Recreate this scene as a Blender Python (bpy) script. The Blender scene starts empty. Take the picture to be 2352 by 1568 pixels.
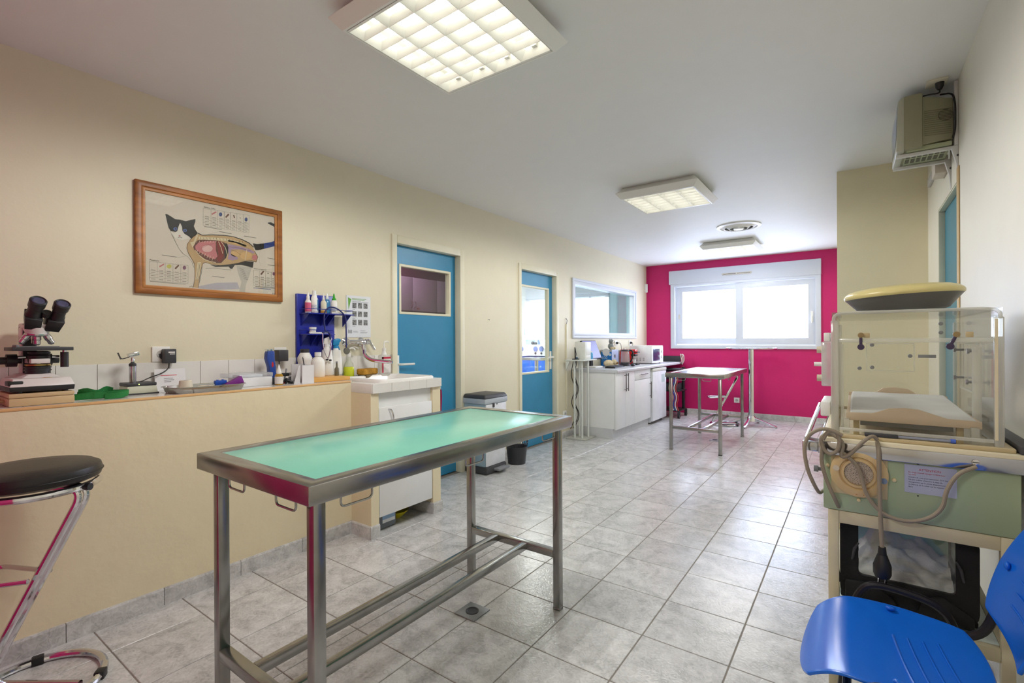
import bpy, bmesh, math, random
from mathutils import Matrix, Vector, Euler
random.seed(7)
S = bpy.context.scene
COL = S.collection
PI = math.pi

# ---------------------------------------------------------------- camera
F_PX, YAW, PITCH, ROLL, CAM_H = 1107.1, math.radians(35.516), math.radians(-.072), math.radians(-.288), 1.24
cam = bpy.data.cameras.new('camera'); cam_o = bpy.data.objects.new('camera', cam); COL.objects.link(cam_o)
cam.sensor_width = 36; cam.lens = F_PX / 2352 * 36; cam.clip_start = .02
_R = Vector((math.cos(YAW), math.sin(YAW), 0)); _F = Vector((-math.sin(YAW)*math.cos(PITCH), math.cos(YAW)*math.cos(PITCH), math.sin(PITCH))); _U = _R.cross(_F)
_r = math.cos(ROLL)*_R + math.sin(ROLL)*_U; _u = -math.sin(ROLL)*_R + math.cos(ROLL)*_U
cam_o.matrix_world = Matrix(((_r.x, _u.x, -_F.x, 0), (_r.y, _u.y, -_F.y, 0), (_r.z, _u.z, -_F.z, CAM_H), (0, 0, 0, 1)))
S.camera = cam_o

# ---------------------------------------------------------------- world, light levels, exposure
W = bpy.data.worlds.new('sky'); S.world = W; W.use_nodes = True
_bg = W.node_tree.nodes['Background']; _bg.inputs[0].default_value = (.82, .9, 1, 1); _bg.inputs[1].default_value = 1.0
TUBE_E = 2.8         # glow of the fluorescent tubes
LAMP_W = 5.1         # light thrown by each ninth of a lamp
PANE_E = 8.5         # daylight on the frosted window panes
S.view_settings.view_transform = 'Standard'; S.view_settings.look = 'None'
S.view_settings.gamma = 1; S.view_settings.use_curve_mapping = False
S.view_settings.exposure = 0.62

# ---------------------------------------------------------------- materials
def lin(c):
    return tuple(((v/255)/12.92 if v/255 <= .04045 else ((v/255+.055)/1.055)**2.4) for v in c) + (1,)
MATS = {}
def mat(name, c, rough=.5, metal=0, spec=.5, var=.06, scale=8, bump=0, bscale=60, coat=0, trans=0, ior=1.45, stretch=None):
    """procedural surface: base colour with a little noise, optional relief"""
    if name in MATS: return MATS[name]
    m = bpy.data.materials.new(name); m.use_nodes = True; MATS[name] = m
    nt = m.node_tree; N = nt.nodes; L = nt.links; b = N['Principled BSDF']
    b.inputs['Roughness'].default_value = rough; b.inputs['Metallic'].default_value = metal
    b.inputs['Specular IOR Level'].default_value = spec; b.inputs['Coat Weight'].default_value = coat
    b.inputs['Coat Roughness'].default_value = .08
    b.inputs['Transmission Weight'].default_value = trans; b.inputs['IOR'].default_value = ior
    tc = N.new('ShaderNodeTexCoord'); src = tc.outputs['Object']
    if stretch:
        mp = N.new('ShaderNodeMapping'); mp.inputs['Scale'].default_value = stretch; L.new(src, mp.inputs[0]); src = mp.outputs[0]
    n = N.new('ShaderNodeTexNoise'); n.inputs['Scale'].default_value = scale; n.inputs['Detail'].default_value = 4; L.new(src, n.inputs['Vector'])
    r = N.new('ShaderNodeValToRGB'); lc = lin(c)
    r.color_ramp.elements[0].position = .3; r.color_ramp.elements[1].position = .7
    r.color_ramp.elements[0].color = tuple(v*(1-var) for v in lc[:3])+(1,); r.color_ramp.elements[1].color = tuple(min(1, v*(1+var)) for v in lc[:3])+(1,)
    L.new(n.outputs[0], r.inputs[0]); L.new(r.outputs[0], b.inputs['Base Color'])
    if bump:
        n2 = N.new('ShaderNodeTexNoise'); n2.inputs['Scale'].default_value = bscale; n2.inputs['Detail'].default_value = 5; L.new(src, n2.inputs['Vector'])
        bp = N.new('ShaderNodeBump'); bp.inputs['Strength'].default_value = bump; bp.inputs['Distance'].default_value = .01
        L.new(n2.outputs[0], bp.inputs['Height']); L.new(bp.outputs[0], b.inputs['Normal'])
    return m
def glow(name, c, e, var=0):
    if name in MATS: return MATS[name]
    m = bpy.data.materials.new(name); m.use_nodes = True; MATS[name] = m
    nt = m.node_tree; b = nt.nodes['Principled BSDF']
    b.inputs['Base Color'].default_value = lin((235, 238, 240)); b.inputs['Roughness'].default_value = .4
    b.inputs['Emission Color'].default_value = lin(c); b.inputs['Emission Strength'].default_value = e
    if var:
        tc = nt.nodes.new('ShaderNodeTexCoord'); n = nt.nodes.new('ShaderNodeTexNoise'); n.inputs['Scale'].default_value = 1.3
        nt.links.new(tc.outputs['Object'], n.inputs['Vector'])
        mr = nt.nodes.new('ShaderNodeMapRange'); mr.inputs[1].default_value = .3; mr.inputs[2].default_value = .6; mr.inputs[3].default_value = e*(1-var); mr.inputs[4].default_value = e
        nt.links.new(n.outputs[0], mr.inputs[0]); nt.links.new(mr.outputs[0], b.inputs['Emission Strength'])
    return m
def clear(name, tint=(245, 248, 246), refl=.06, rough=.02, body=0, bodyc=(235, 235, 230)):
    """clear sheet: tinted see-through with a fresnel gloss (and a little milky body for aged acrylic)"""
    if name in MATS: return MATS[name]
    m = bpy.data.materials.new(name); m.use_nodes = True; MATS[name] = m
    nt = m.node_tree; N = nt.nodes; L = nt.links; N.remove(N['Principled BSDF']); out = N['Material Output']
    t = N.new('ShaderNodeBsdfTransparent'); t.inputs[0].default_value = lin(tint)
    g = N.new('ShaderNodeBsdfGlossy'); g.inputs['Roughness'].default_value = 0.0 if rough < .05 else rough
    lw = N.new('ShaderNodeLayerWeight'); lw.inputs[0].default_value = .12
    ma = N.new('ShaderNodeMath'); ma.operation = 'MULTIPLY_ADD'; ma.inputs[1].default_value = .7; ma.inputs[2].default_value = refl; ma.use_clamp = True
    L.new(lw.outputs['Fresnel'], ma.inputs[0])
    mx = N.new('ShaderNodeMixShader'); L.new(ma.outputs[0], mx.inputs[0]); L.new(t.outputs[0], mx.inputs[1]); L.new(g.outputs[0], mx.inputs[2])
    last = mx
    if body:
        d = N.new('ShaderNodeBsdfDiffuse'); d.inputs[0].default_value = lin(bodyc)
        mx2 = N.new('ShaderNodeMixShader'); mx2.inputs[0].default_value = body; L.new(mx.outputs[0], mx2.inputs[1]); L.new(d.outputs[0], mx2.inputs[2]); last = mx2
    L.new(last.outputs[0], out.inputs[0])
    return m

# ---------------------------------------------------------------- mesh builder
class MB:
    def __init__(s): s.v = []; s.f = []
    def _add(s, vs, fs, M=None):
        o = len(s.v)
        s.v += [tuple(M @ Vector(p)) if M else tuple(p) for p in vs]
        s.f += [tuple(i+o for i in f) for f in fs]
        return s
    def box(s, x0, x1, y0, y1, z0, z1, M=None):
        return s._add([(x0,y0,z0),(x1,y0,z0),(x1,y1,z0),(x0,y1,z0),(x0,y0,z1),(x1,y0,z1),(x1,y1,z1),(x0,y1,z1)],
                      [(0,3,2,1),(4,5,6,7),(0,1,5,4),(1,2,6,5),(2,3,7,6),(3,0,4,7)], M)
    def hexa(s, bot, top, M=None):           # frustum from two quads
        return s._add(list(bot)+list(top), [(3,2,1,0),(4,5,6,7),(0,1,5,4),(1,2,6,5),(2,3,7,6),(3,0,4,7)], M)
    def prism(s, poly, d0, d1, axis='z', M=None):
        """poly in a plane, extruded d0..d1 along axis. x:(y,z) y:(x,z) z:(x,y)"""
        n = len(poly); g = {'x': lambda a, b, d: (d, a, b), 'y': lambda a, b, d: (a, d, b), 'z': lambda a, b, d: (a, b, d)}[axis]
        vs = [g(a, b, d0) for a, b in poly]+[g(a, b, d1) for a, b in poly]
        fs = [tuple(range(n)), tuple(range(2*n-1, n-1, -1))]+[(i, i+n, (i+1) % n+n, (i+1) % n) for i in range(n)]
        return s._add(vs, fs, M)
    def ring(s, a0, a1, b0, b1, w, d0, d1, axis='x', M=None):
        """rectangular picture-frame ring of four bars in the plane of axis"""
        g = {'x': lambda a, b, d: (d, a, b), 'y': lambda a, b, d: (a, d, b), 'z': lambda a, b, d: (a, b, d)}[axis]
        w = w if isinstance(w, (tuple, list)) else (w,)*4   # left,right,bottom,top
        O = [(a0,b0),(a1,b0),(a1,b1),(a0,b1)]; I = [(a0+w[0],b0+w[2]),(a1-w[1],b0+w[2]),(a1-w[1],b1-w[3]),(a0+w[0],b1-w[3])]
        vs = [g(a, b, d0) for a, b in O+I]+[g(a, b, d1) for a, b in O+I]; fs = []
        for i in range(4):
            j = (i+1) % 4
            fs += [(i, j, 4+j, 4+i), (8+i, 12+i, 12+j, 8+j), (i, 8+i, 8+j, j), (4+i, 4+j, 12+j, 12+i)]
        return s._add(vs, fs, M)
    def lathe(s, prof, c=(0, 0, 0), n=20, M=None, sx=1, sy=1):
        """prof list of (r,z); closed with fans at r==0"""
        T = Matrix.Translation(Vector(c)); MM = T @ M if M else T
        vs = []; rows = []
        for r, z in prof:
            if r <= 1e-6: rows.append([len(vs)]); vs.append((0, 0, z))
            else:
                rows.append(list(range(len(vs), len(vs)+n)))
                vs += [(sx*r*math.cos(2*PI*i/n), sy*r*math.sin(2*PI*i/n), z) for i in range(n)]
        fs = []
        for A, B in zip(rows[:-1], rows[1:]):
            for i in range(n):
                j = (i+1) % n
                if len(A) == 1 and len(B) == 1: continue
                if len(A) == 1: fs.append((A[0], B[j], B[i]))
                elif len(B) == 1: fs.append((A[i], A[j], B[0]))
                else: fs.append((A[i], A[j], B[j], B[i]))
        return s._add(vs, fs, MM)
    def cyl(s, p0, p1, r0, r1=None, n=16):
        p0, p1 = Vector(p0), Vector(p1); d = p1-p0; r1 = r0 if r1 is None else r1
        q = Vector((0, 0, 1)).rotation_difference(d.normalized()).to_matrix().to_4x4()
        return s.lathe([(0, 0), (r0, 0), (r1, d.length), (0, d.length)], p0, n, q)
    def ball(s, c, rx, ry=None, rz=None, n=16, m=10, M=None):
        ry = rx if ry is None else ry; rz = rx if rz is None else rz
        prof = [(math.sin(PI*k/m), -math.cos(PI*k/m)) for k in range(m+1)]; prof[0] = (0, -1); prof[-1] = (0, 1)
        K = (M if M else Matrix.Identity(4)) @ Matrix.Diagonal((rx, ry, rz, 1))
        return s.lathe(prof, c, n, K)
    def tube(s, pts, r, n=10, closed=False, bend=0, seg=5):
        P = [Vector(p) for p in pts]
        if bend and len(P) > 2:                      # round the corners
            Q = [] if closed else [P[0]]
            rng = range(len(P)) if closed else range(1, len(P)-1)
            for i in rng:
                a, b, c = P[i-1], P[i], P[(i+1) % len(P)]
                d1 = min(bend, (a-b).length*.48); d2 = min(bend, (c-b).length*.48)
                s0 = b+(a-b).normalized()*d1; s1 = b+(c-b).normalized()*d2
                for k in range(seg+1):
                    t = k/seg; Q.append((1-t)**2*s0+2*t*(1-t)*b+t*t*s1)
            if not closed: Q.append(P[-1])
            P = Q
        R = [r]*len(P) if not isinstance(r, (list, tuple)) else r
        m = len(P); vs = []; up = None
        for i in range(m):
            t = (P[(i+1) % m]-P[i-1]) if closed else (P[min(i+1, m-1)]-P[max(i-1, 0)])
            t.normalize()
            if up is None:
                up = Vector((0, 0, 1)) if abs(t.z) < .9 else Vector((1, 0, 0))
            up = (up-t*up.dot(t)).normalized(); sd = t.cross(up)
            vs += [tuple(P[i]+R[i]*(math.cos(2*PI*k/n)*up+math.sin(2*PI*k/n)*sd)) for k in range(n)]
        fs = []
        for i in range(m if closed else m-1):
            j = (i+1) % m
            for k in range(n): fs.append((i*n+k, i*n+(k+1) % n, j*n+(k+1) % n, j*n+k))
        if not closed: fs += [tuple(range(n-1, -1, -1)), tuple(range((m-1)*n, m*n))]
        return s._add(vs, fs)
    def torus(s, c, R, r, n=32, k=8, M=None):
        return s._add(*MB._tor(R, r, n, k), (Matrix.Translation(Vector(c)) @ (M or Matrix.Identity(4))))
    @staticmethod
    def _tor(R, r, n, k):
        vs = [((R+r*math.cos(2*PI*j/k))*math.cos(2*PI*i/n), (R+r*math.cos(2*PI*j/k))*math.sin(2*PI*i/n), r*math.sin(2*PI*j/k)) for i in range(n) for j in range(k)]
        fs = [(i*k+j, ((i+1) % n)*k+j, ((i+1) % n)*k+(j+1) % k, i*k+(j+1) % k) for i in range(n) for j in range(k)]
        return vs, fs
    def poly(s, pts): return s._add(pts, [tuple(range(len(pts)))])
    def grid(s, fn, nu, nv, th=0):
        """surface fn(u,v) 0..1 -> point; th>0 gives it thickness downwards along z (or fn2)"""
        vs = [fn(i/nu, j/nv) for i in range(nu+1) for j in range(nv+1)]; w = nv+1
        fs = [(i*w+j, (i+1)*w+j, (i+1)*w+j+1, i*w+j+1) for i in range(nu) for j in range(nv)]
        return s._add(vs, fs)
    def build(s, name, material, parent=None, bevel=0, seg=2, smooth=35, solid=0, subsurf=0):
        me = bpy.data.meshes.new(name)
        o3 = ORG.get(parent.name, (0, 0, 0)) if parent is not None else (0, 0, 0)
        me.from_pydata([(x-o3[0], y-o3[1], z-o3[2]) for x, y, z in s.v], [], s.f)
        bm = bmesh.new(); bm.from_mesh(me)
        if solid:
            bmesh.ops.recalc_face_normals(bm, faces=bm.faces); bmesh.ops.solidify(bm, geom=bm.faces[:], thickness=solid)
        bmesh.ops.recalc_face_normals(bm, faces=bm.faces)
        if bevel:
            ed = [e for e in bm.edges if len(e.link_faces) == 2 and e.calc_face_angle(0) > math.radians(30)]
            try: bmesh.ops.bevel(bm, geom=ed, offset=bevel, segments=seg, affect='EDGES', profile=.5, clamp_overlap=True)
            except Exception: pass
        bm.to_mesh(me); bm.free()
        if smooth:
            me.shade_smooth(); me.set_sharp_from_angle(angle=math.radians(smooth))
        me.materials.append(material)
        o = bpy.data.objects.new(name, me); COL.objects.link(o)
        if subsurf:
            md = o.modifiers.new('smooth', 'SUBSURF'); md.levels = subsurf; md.render_levels = subsurf
        if parent is not None: o.parent = parent; ORG[o.name] = o3
        return o
ORG = {}
def box(x0, x1, y0, y1, z0, z1, M=None): return MB().box(x0, x1, y0, y1, z0, z1, M)
def cyl(p0, p1, r0, r1=None, n=16): return MB().cyl(p0, p1, r0, r1, n)
def lathe(prof, c=(0, 0, 0), n=20, M=None, sx=1, sy=1): return MB().lathe(prof, c, n, M, sx, sy)
def tube(*a, **k): return MB().tube(*a, **k)
def tag(o, label, cat, group=None, kind=None):
    o['label'] = label; o['category'] = cat
    if group: o['group'] = group
    if kind: o['kind'] = kind
    return o
def thing(name, label, cat, loc=(0, 0, 0), rotz=0, group=None, world=False, kind=None):
    """Empty at the base of a thing. world=True: its parts are given in room coordinates"""
    o = bpy.data.objects.new(name, None); COL.objects.link(o); o.empty_display_size = .05
    o.location = loc; o.rotation_euler = (0, 0, rotz); tag(o, label, cat, group, kind)
    ORG[o.name] = tuple(loc) if world else (0, 0, 0)
    return o
def struct(o, label, cat): return tag(o, label, cat, kind='structure')
def dup(root, loc, rotz=None, label=None, group=None):
    def cp(o, par):
        c = o.copy(); COL.objects.link(c); c.parent = par; ORG[c.name] = ORG.get(o.name, (0, 0, 0))
        for ch in o.children: cp(ch, c)
        return c
    r = cp(root, None); r.location = loc
    if rotz is not None: r.rotation_euler = (0, 0, rotz)
    if label: r['label'] = label
    if group: r['group'] = group
    return r
def lettering(lines, M, material, parent, name='lettering'):
    """lines: (text, size, x, y, align); flat mesh letters placed by M (x right, y up)"""
    mb = MB()
    for t, size, x, y, al in lines:
        cu = bpy.data.curves.new('t', 'FONT'); cu.body = t; cu.size = size; cu.align_x = al; cu.resolution_u = 2
        o = bpy.data.objects.new('t', cu); COL.objects.link(o); bpy.context.view_layer.update()
        me = bpy.data.meshes.new_from_object(o)
        mb._add([(v.co.x+x, v.co.y+y, 0) for v in me.vertices], [tuple(p.vertices) for p in me.polygons], M)
        bpy.data.objects.remove(o); bpy.data.meshes.remove(me); bpy.data.curves.remove(cu)
    return mb.build(name, material, parent, smooth=0)
def face_x(x, y, z):   # text frame on a wall facing +X : right=+Y, up=+Z
    return Matrix(((0, 0, 1, x), (1, 0, 0, y), (0, 1, 0, z), (0, 0, 0, 1)))
def face_ny(x, y, z):  # text frame facing -Y : right=+X, up=+Z
    return Matrix(((1, 0, 0, x), (0, 0, -1, y), (0, 1, 0, z), (0, 0, 0, 1)))
def rz(a): return Matrix.Rotation(a, 4, 'Z')
def rx(a): return Matrix.Rotation(a, 4, 'X')
def ry(a): return Matrix.Rotation(a, 4, 'Y')
def tr(x, y, z): return Matrix.Translation((x, y, z))

# palette
CREAM = mat('wall_cream', (225, 217, 191), .5, bump=.08, bscale=35, var=.012)
YCREAM = mat('half_wall_cream', (234, 221, 188), .55, bump=.2, bscale=22, var=.02)
CEIL = mat('ceiling_white', (232, 232, 230), .6, var=.008)
PINK = mat('wall_pink', (200, 26, 104), .45, bump=.05, var=.02)
DBLUE = mat('door_blue', (50, 136, 178), .35, var=.03)
FRAME = mat('frame_cream', (229, 223, 198), .45, var=.03)
STEEL = mat('brushed_steel', (160, 159, 156), .23, 1, var=.1, scale=5, stretch=(3, 3, 3))
CHROME = mat('chrome', (222, 222, 226), .09, 1, var=.02)
WHITE = mat('white_lacquer', (236, 237, 236), .35, var=.02)
WPLAS = mat('white_plastic', (236, 235, 230), .4, var=.03)
PVC = mat('window_pvc', (214, 219, 230), .35, var=.01)
BLACK = mat('black_plastic', (30, 30, 32), .4, var=.1)
DARK = mat('dark_grey', (62, 62, 66), .45, var=.08)
GREY = mat('mid_grey', (128, 130, 134), .45)
GLAZE = mat('white_glazed_tile', (233, 230, 225), .14, var=.02)
GROUT = mat('grout', (176, 168, 156), .8)
STONE = None
# ================================================================ THE ROOM
XL, XR, YN, YP, ZC = -3.047, .426, -2.70, 8.413, 2.555
XB, YB = -.119, 4.577                      # the boxed-in corner on the right
def stone_mat():
    m = bpy.data.materials.new('grey_stone_tile'); m.use_nodes = True
    nt = m.node_tree; N = nt.nodes; L = nt.links; b = N['Principled BSDF']
    tc = N.new('ShaderNodeTexCoord'); geo = N.new('ShaderNodeNewGeometry'); oi = N.new('ShaderNodeObjectInfo')
    ad = N.new('ShaderNodeVectorMath'); ad.operation = 'MULTIPLY_ADD'; ad.inputs[1].default_value = (40, 40, 40)
    cx = N.new('ShaderNodeCombineXYZ'); L.new(oi.outputs['Random'], cx.inputs[0]); L.new(oi.outputs['Random'], cx.inputs[1])
    L.new(cx.outputs[0], ad.inputs[0]); L.new(geo.outputs['Position'], ad.inputs[2])
    n1 = N.new('ShaderNodeTexNoise'); n1.inputs['Scale'].default_value = 7; n1.inputs['Detail'].default_value = 8; n1.inputs['Distortion'].default_value = 1.4; L.new(ad.outputs[0], n1.inputs['Vector'])
    n2 = N.new('ShaderNodeTexNoise'); n2.inputs['Scale'].default_value = 38; n2.inputs['Detail'].default_value = 6; n2.inputs['Distortion'].default_value = 2.2; L.new(ad.outputs[0], n2.inputs['Vector'])
    mx = N.new('ShaderNodeMix'); mx.data_type = 'FLOAT'; mx.inputs[0].default_value = .45; L.new(n1.outputs[0], mx.inputs[2]); L.new(n2.outputs[0], mx.inputs[3])
    r = N.new('ShaderNodeValToRGB'); e = r.color_ramp.elements
    e[0].position = .36; e[0].color = lin((174, 173, 172)); e[1].position = .66; e[1].color = lin((222, 221, 220))
    k = e.new(.5); k.color = lin((202, 201, 200))
    L.new(mx.outputs[0], r.inputs[0])
    hv = N.new('ShaderNodeHueSaturation'); mr = N.new('ShaderNodeMapRange'); mr.inputs[3].default_value = .93; mr.inputs[4].default_value = 1.06
    L.new(oi.outputs['Random'], mr.inputs[0]); L.new(mr.outputs[0], hv.inputs['Value']); L.new(r.outputs[0], hv.inputs['Color']); L.new(hv.outputs[0], b.inputs['Base Color'])
    b.inputs['Roughness'].default_value = .22; b.inputs['Specular IOR Level'].default_value = .5
    bp = N.new('ShaderNodeBump'); bp.inputs['Strength'].default_value = .22; bp.inputs['Distance'].default_value = .004
    L.new(n2.outputs[0], bp.inputs['Height']); L.new(bp.outputs[0], b.inputs['Normal'])
    return m
STONE = stone_mat()

# ---- floor: slab with grout, every tile in view its own piece
floor = box(XL-.1, XR+.1, YN-.1, YP+.1, -.12, -.0025).build('floor', mat('floor_grout', (140, 132, 124), .8), smooth=0)
struct(floor, 'light grey stone-look tiled floor with darker grout lines', 'floor')
TX, TY, OX, OY, GAP = .340, .332, -1.077, 1.965, .0022
full = None; rest = MB()
def seen(x, y):
    dx = math.cos(YAW)*x+math.sin(YAW)*y; d = -math.sin(YAW)*x+math.cos(YAW)*y
    return d > .3 and abs(dx/d) < 1.09 and 1.24/d < .73
for i in range(-6, 6):
    for j in range(-15, 21):
        x0, x1 = max(OX+i*TX+GAP, XL), min(OX+(i+1)*TX-GAP, XR); y0, y1 = max(OY+j*TY+GAP, YN), min(OY+(j+1)*TY-GAP, YP)
        if x1-x0 < .02 or y1-y0 < .02: continue
        if x0 > XB and y0 > YB: continue
        if not any(seen(a, b) for a in (x0, x1) for b in (y0, y1)) or (x1 < -2.68 and y1 < 1.9):
            rest.box(x0, x1, y0, y1, -.02, 0); continue
        whole = abs(x1-x0-TX+2*GAP) < 1e-4 and abs(y1-y0-TY+2*GAP) < 1e-4
        if whole and full is not None:
            o = bpy.data.objects.new('tile', full); COL.objects.link(o)
        else:
            mb = MB(); hx, hy = (x1-x0)/2, (y1-y0)/2; c = .0016
            mb.hexa([(-hx, -hy, -.02), (hx, -hy, -.02), (hx, hy, -.02), (-hx, hy, -.02)], [(-hx, -hy, -c), (hx, -hy, -c), (hx, hy, -c), (-hx, hy, -c)])
            mb.hexa([(-hx, -hy, -c), (hx, -hy, -c), (hx, hy, -c), (-hx, hy, -c)], [(-hx+c, -hy+c, 0), (hx-c, -hy+c, 0), (hx-c, hy-c, 0), (-hx+c, hy-c, 0)])
            o = mb.build('tile', STONE, smooth=0)
            if whole: full = o.data
        o.parent = floor; o.location = ((x0+x1)/2, (y0+y1)/2, 0)
o = rest.build('tile', STONE, floor, smooth=0); o['kind'] = 'stuff'

# ---- ceiling and walls
struct(box(XL-.1, XR+.1, YN-.1, YP+.1, ZC, ZC+.12).build('ceiling', CEIL, smooth=0), 'plain white painted ceiling', 'ceiling')
def holed(a0, a1, z0, z1, holes, d0, d1, axis):
    """wall slab with rectangular openings (a,a,z,z), built of boxes"""
    mb = MB(); cuts = sorted({a0, a1, *[h[0] for h in holes], *[h[1] for h in holes]})
    for p, q in zip(cuts[:-1], cuts[1:]):
        hs = sorted([(h[2], h[3]) for h in holes if h[0] <= p+1e-6 and h[1] >= q-1e-6]); z = z0
        for b, t in hs+[(z1, z1)]:
            if b-z > 1e-4:
                if axis == 'x': mb.box(d0, d1, p, q, z, b)
                else: mb.box(p, q, d0, d1, z, b)
            z = t
    return mb
D1, D2, D3 = (2.652, 3.420), (4.447, 5.215), (3.330, 4.050)
W1 = (5.68, 7.83, 1.33, 2.01)
W2 = (-2.575, -.450, 1.13, 2.20)
W3 = (-5.55, -3.80, 1.0, 2.10)
struct(holed(YN, YP+.15, 0, ZC, [(D1[0]-.045, D1[1]+.045, 0, 2.09), (D2[0]-.045, D2[1]+.045, 0, 2.09), W1], XL-.10, XL, 'x').build('wall_left', CREAM, smooth=0), 'long cream wall with two blue doors and an interior window', 'wall')
struct(holed(XL-3, XR+.15, 0, ZC, [W2, W3], YP, YP+.16, 'y').build('wall_far', PINK, smooth=0), 'deep pink far wall around the wide window', 'wall')
struct(holed(YN, YP+.15, 0, ZC, [(*D3, 0, 2.05)], XR, XR+.14, 'x').build('wall_right', mat('wall_right_cream', (226, 223, 210), .48, bump=.06, bscale=12, var=.012), smooth=0), 'cream satin right-hand wall behind the incubator', 'wall')
struct(box(XB, XR, YB, YP, 0, ZC).build('wall_boxed', mat('wall_olive_cream', (224, 216, 184), .5, bump=.08, var=.012), smooth=0), 'cream boxed-out wall corner left of the right-hand door', 'wall')
struct(box(XL-.1, XR+.14, YN-.12, YN, 0, ZC).build('wall_back', CREAM, smooth=0), 'cream wall far behind the viewer', 'wall')
struct(box(XL, -1.65, -.25, -.15, 0, ZC).build('wall_partition', PINK, smooth=0), 'pink partition wall left of the opening behind the viewer', 'wall')

# ---- skirting tiles
def skirting(name, label, runs):
    base = None
    for k, (axis, d, a0, a1, off) in enumerate(runs):   # axis: wall normal axis, d plane, sign via off
        n = max(1, round(abs(a1-a0)/.333)); st = (a1-a0)/n
        for q in range(n):
            p0, p1 = sorted((a0+q*st, a0+(q+1)*st)); p0 += .0012; p1 -= .0012
            lo, hi = sorted((d, d+off)); mb = MB()
            prof = [(d, 0), (d+off, 0), (d+off, .072), (d+off*.7, .08), (d, .08)]
            if axis == 'x': mb.prism(prof, p0, p1, 'y')
            else: mb.prism(prof, p0, p1, 'x')
            if base is None:
                base = mb.build(name, STONE, smooth=0); struct(base, label, 'skirting')
            else: mb.build('skirting_tile', STONE, base, smooth=0)
skirting('baseboard_left', 'grey stone skirting tiles along the left wall and its low cream wall', [
    ('x', -2.675, -.15, 1.94, .012), ('y', 1.943, -2.675, -2.478, -.012), ('x', -2.478, 1.931, 2.005, .012),
    ('x', -2.478, 2.478, 2.575, .012), ('y', 2.487, -2.9, -2.478, -.010), ('x', XL, 3.50, 4.37, .012), ('x', XL, 5.30, 5.68, .012)])
skirting('baseboard_far', 'grey stone skirting tiles below the pink wall', [('y', YP, -2.35, XB, -.012)])
skirting('baseboard_right', 'grey stone skirting tiles along the right-hand wall', [('x', XR, .2, 3.28, -.012), ('y', YB, XB, XR, -.012)])

# ---- low wall with ledge along the left wall
lw = box(XL, -2.675, -.15, 1.943, 0, .9735).build('wall_low', YCREAM, smooth=0)
struct(lw, 'low cream plastered wall carrying the tiled ledge', 'wall')
PINE = mat('pine_edge', (222, 178, 122), .5, var=.15, scale=6, stretch=(1, .2, 1))
box(-2.69, -2.673, -.15, 1.943, .974, .9862).build('edge_strip', PINE, lw, bevel=.003)
for q in range(18):
    y0 = 2.112-(q+1)*.1525+.001; y1 = 2.112-q*.1525-.001
    if y1 < .1: continue
    y1 = min(y1, 1.943)
    for x0, x1 in ((XL, -2.893), (-2.891, -2.741), (-2.739, -2.691)): box(x0, x1, y0, y1, .9737, .985).build('ledge_tile', GLAZE, lw, bevel=.001, seg=1)
bs = box(XL, XL+.003, .1, 2.60, .985, 1.134).build('trim_1', GROUT, smooth=0); struct(bs, 'single row of white glazed splashback tiles above the ledge', 'splashback')
for q in range(-4, 13):
    y0 = .592+.1525*q+.001; y1 = y0+.1505
    if y1 < .15: continue
    y1 = min(y1, 2.598)
    if y1-y0 > .02: box(XL+.001, XL+.008, y0, y1, .986, 1.135).build('tile', GLAZE, bs, bevel=.0012, seg=1)

# ---- doors in the left wall
def door(n, y0, y1, win, label, handle_left, hy, hz):
    leaf_x = XL-.055
    d = holed(y0+.003, y1-.003, .008, 2.04, [win], leaf_x-.04, leaf_x, 'x').build('door_%d' % n, DBLUE, smooth=0); struct(d, label, 'door')
    fr = MB()
    fr.box(XL-.112, XL+.012, y0-.052, y0, 0, 2.108).box(XL-.11, XL+.012, y1, y1+.058, 0, 2.108).box(XL-.11, XL+.014, y0, y1, 2.043, 2.108)
    fr.build('door_frame', FRAME, d, bevel=.003)
    MB().ring(win[0]-.018, win[1]+.018, win[2]-.018, win[3]+.018, .02, leaf_x-.045, leaf_x+.006).build('glazing_bead', FRAME, d, bevel=.002)
    box(leaf_x-.023, leaf_x-.019, win[0], win[1], win[2], win[3]).build('pane', clear('door_glass', (240, 244, 243), .05), d, smooth=0)
    s = 1 if handle_left else -1
    pl = MB().box(leaf_x, leaf_x+.008, hy-.02, hy+.02, hz-.15, hz+.075).build('handle_plate', WPLAS, d, bevel=.006)
    tube([(leaf_x+.008, hy, hz), (leaf_x+.055, hy, hz), (leaf_x+.058, hy+s*.14, hz)], .0095, bend=.03).build('door_handle', WPLAS, d)
    return d
door(1, *D1, (2.745, 3.335, 1.488, 1.872), 'blue door with a small landscape window onto mauve cupboards', True, 2.70, 1.05)
d2 = door(2, *D2, (4.535, 5.115, .87, 1.868), 'blue door with a tall window showing medical machines', False, 5.165, 1.035)

# ---- door in the right wall (seen edge-on)
d3 = box(XR+.031, XR+.071, D3[0], D3[1], .006, 2.045).build('door_3', mat('door_teal', (66, 132, 154), .4, var=.03), smooth=0); struct(d3, 'teal blue door set deep in the right-hand wall', 'door')
GREENJ = mat('jamb_sage', (196, 200, 180), .5)
MB().box(XR+.001, XR+.0315, D3[1]-.012, D3[1]-.001, 0, 2.05).box(XR+.001, XR+.0315, D3[0]+.001, D3[1]-.012, 2.038, 2.049).build('door_frame', GREENJ, d3, bevel=.002)
box(XR-.006, XR-.0005, D3[0]-.06, D3[0]-.004, 0, 2.11).build('door_trim', mat('oak_edge', (196, 168, 120), .5), d3, bevel=.002)
pp = MB().box(XR+.029, XR+.031, 3.42, 3.50, 1.78, 1.93).box(XR+.029, XR+.031, 3.40, 3.53, 1.60, 1.775).build('notice', mat('paper_white', (238, 240, 244), .6), d3, smooth=0)
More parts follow.
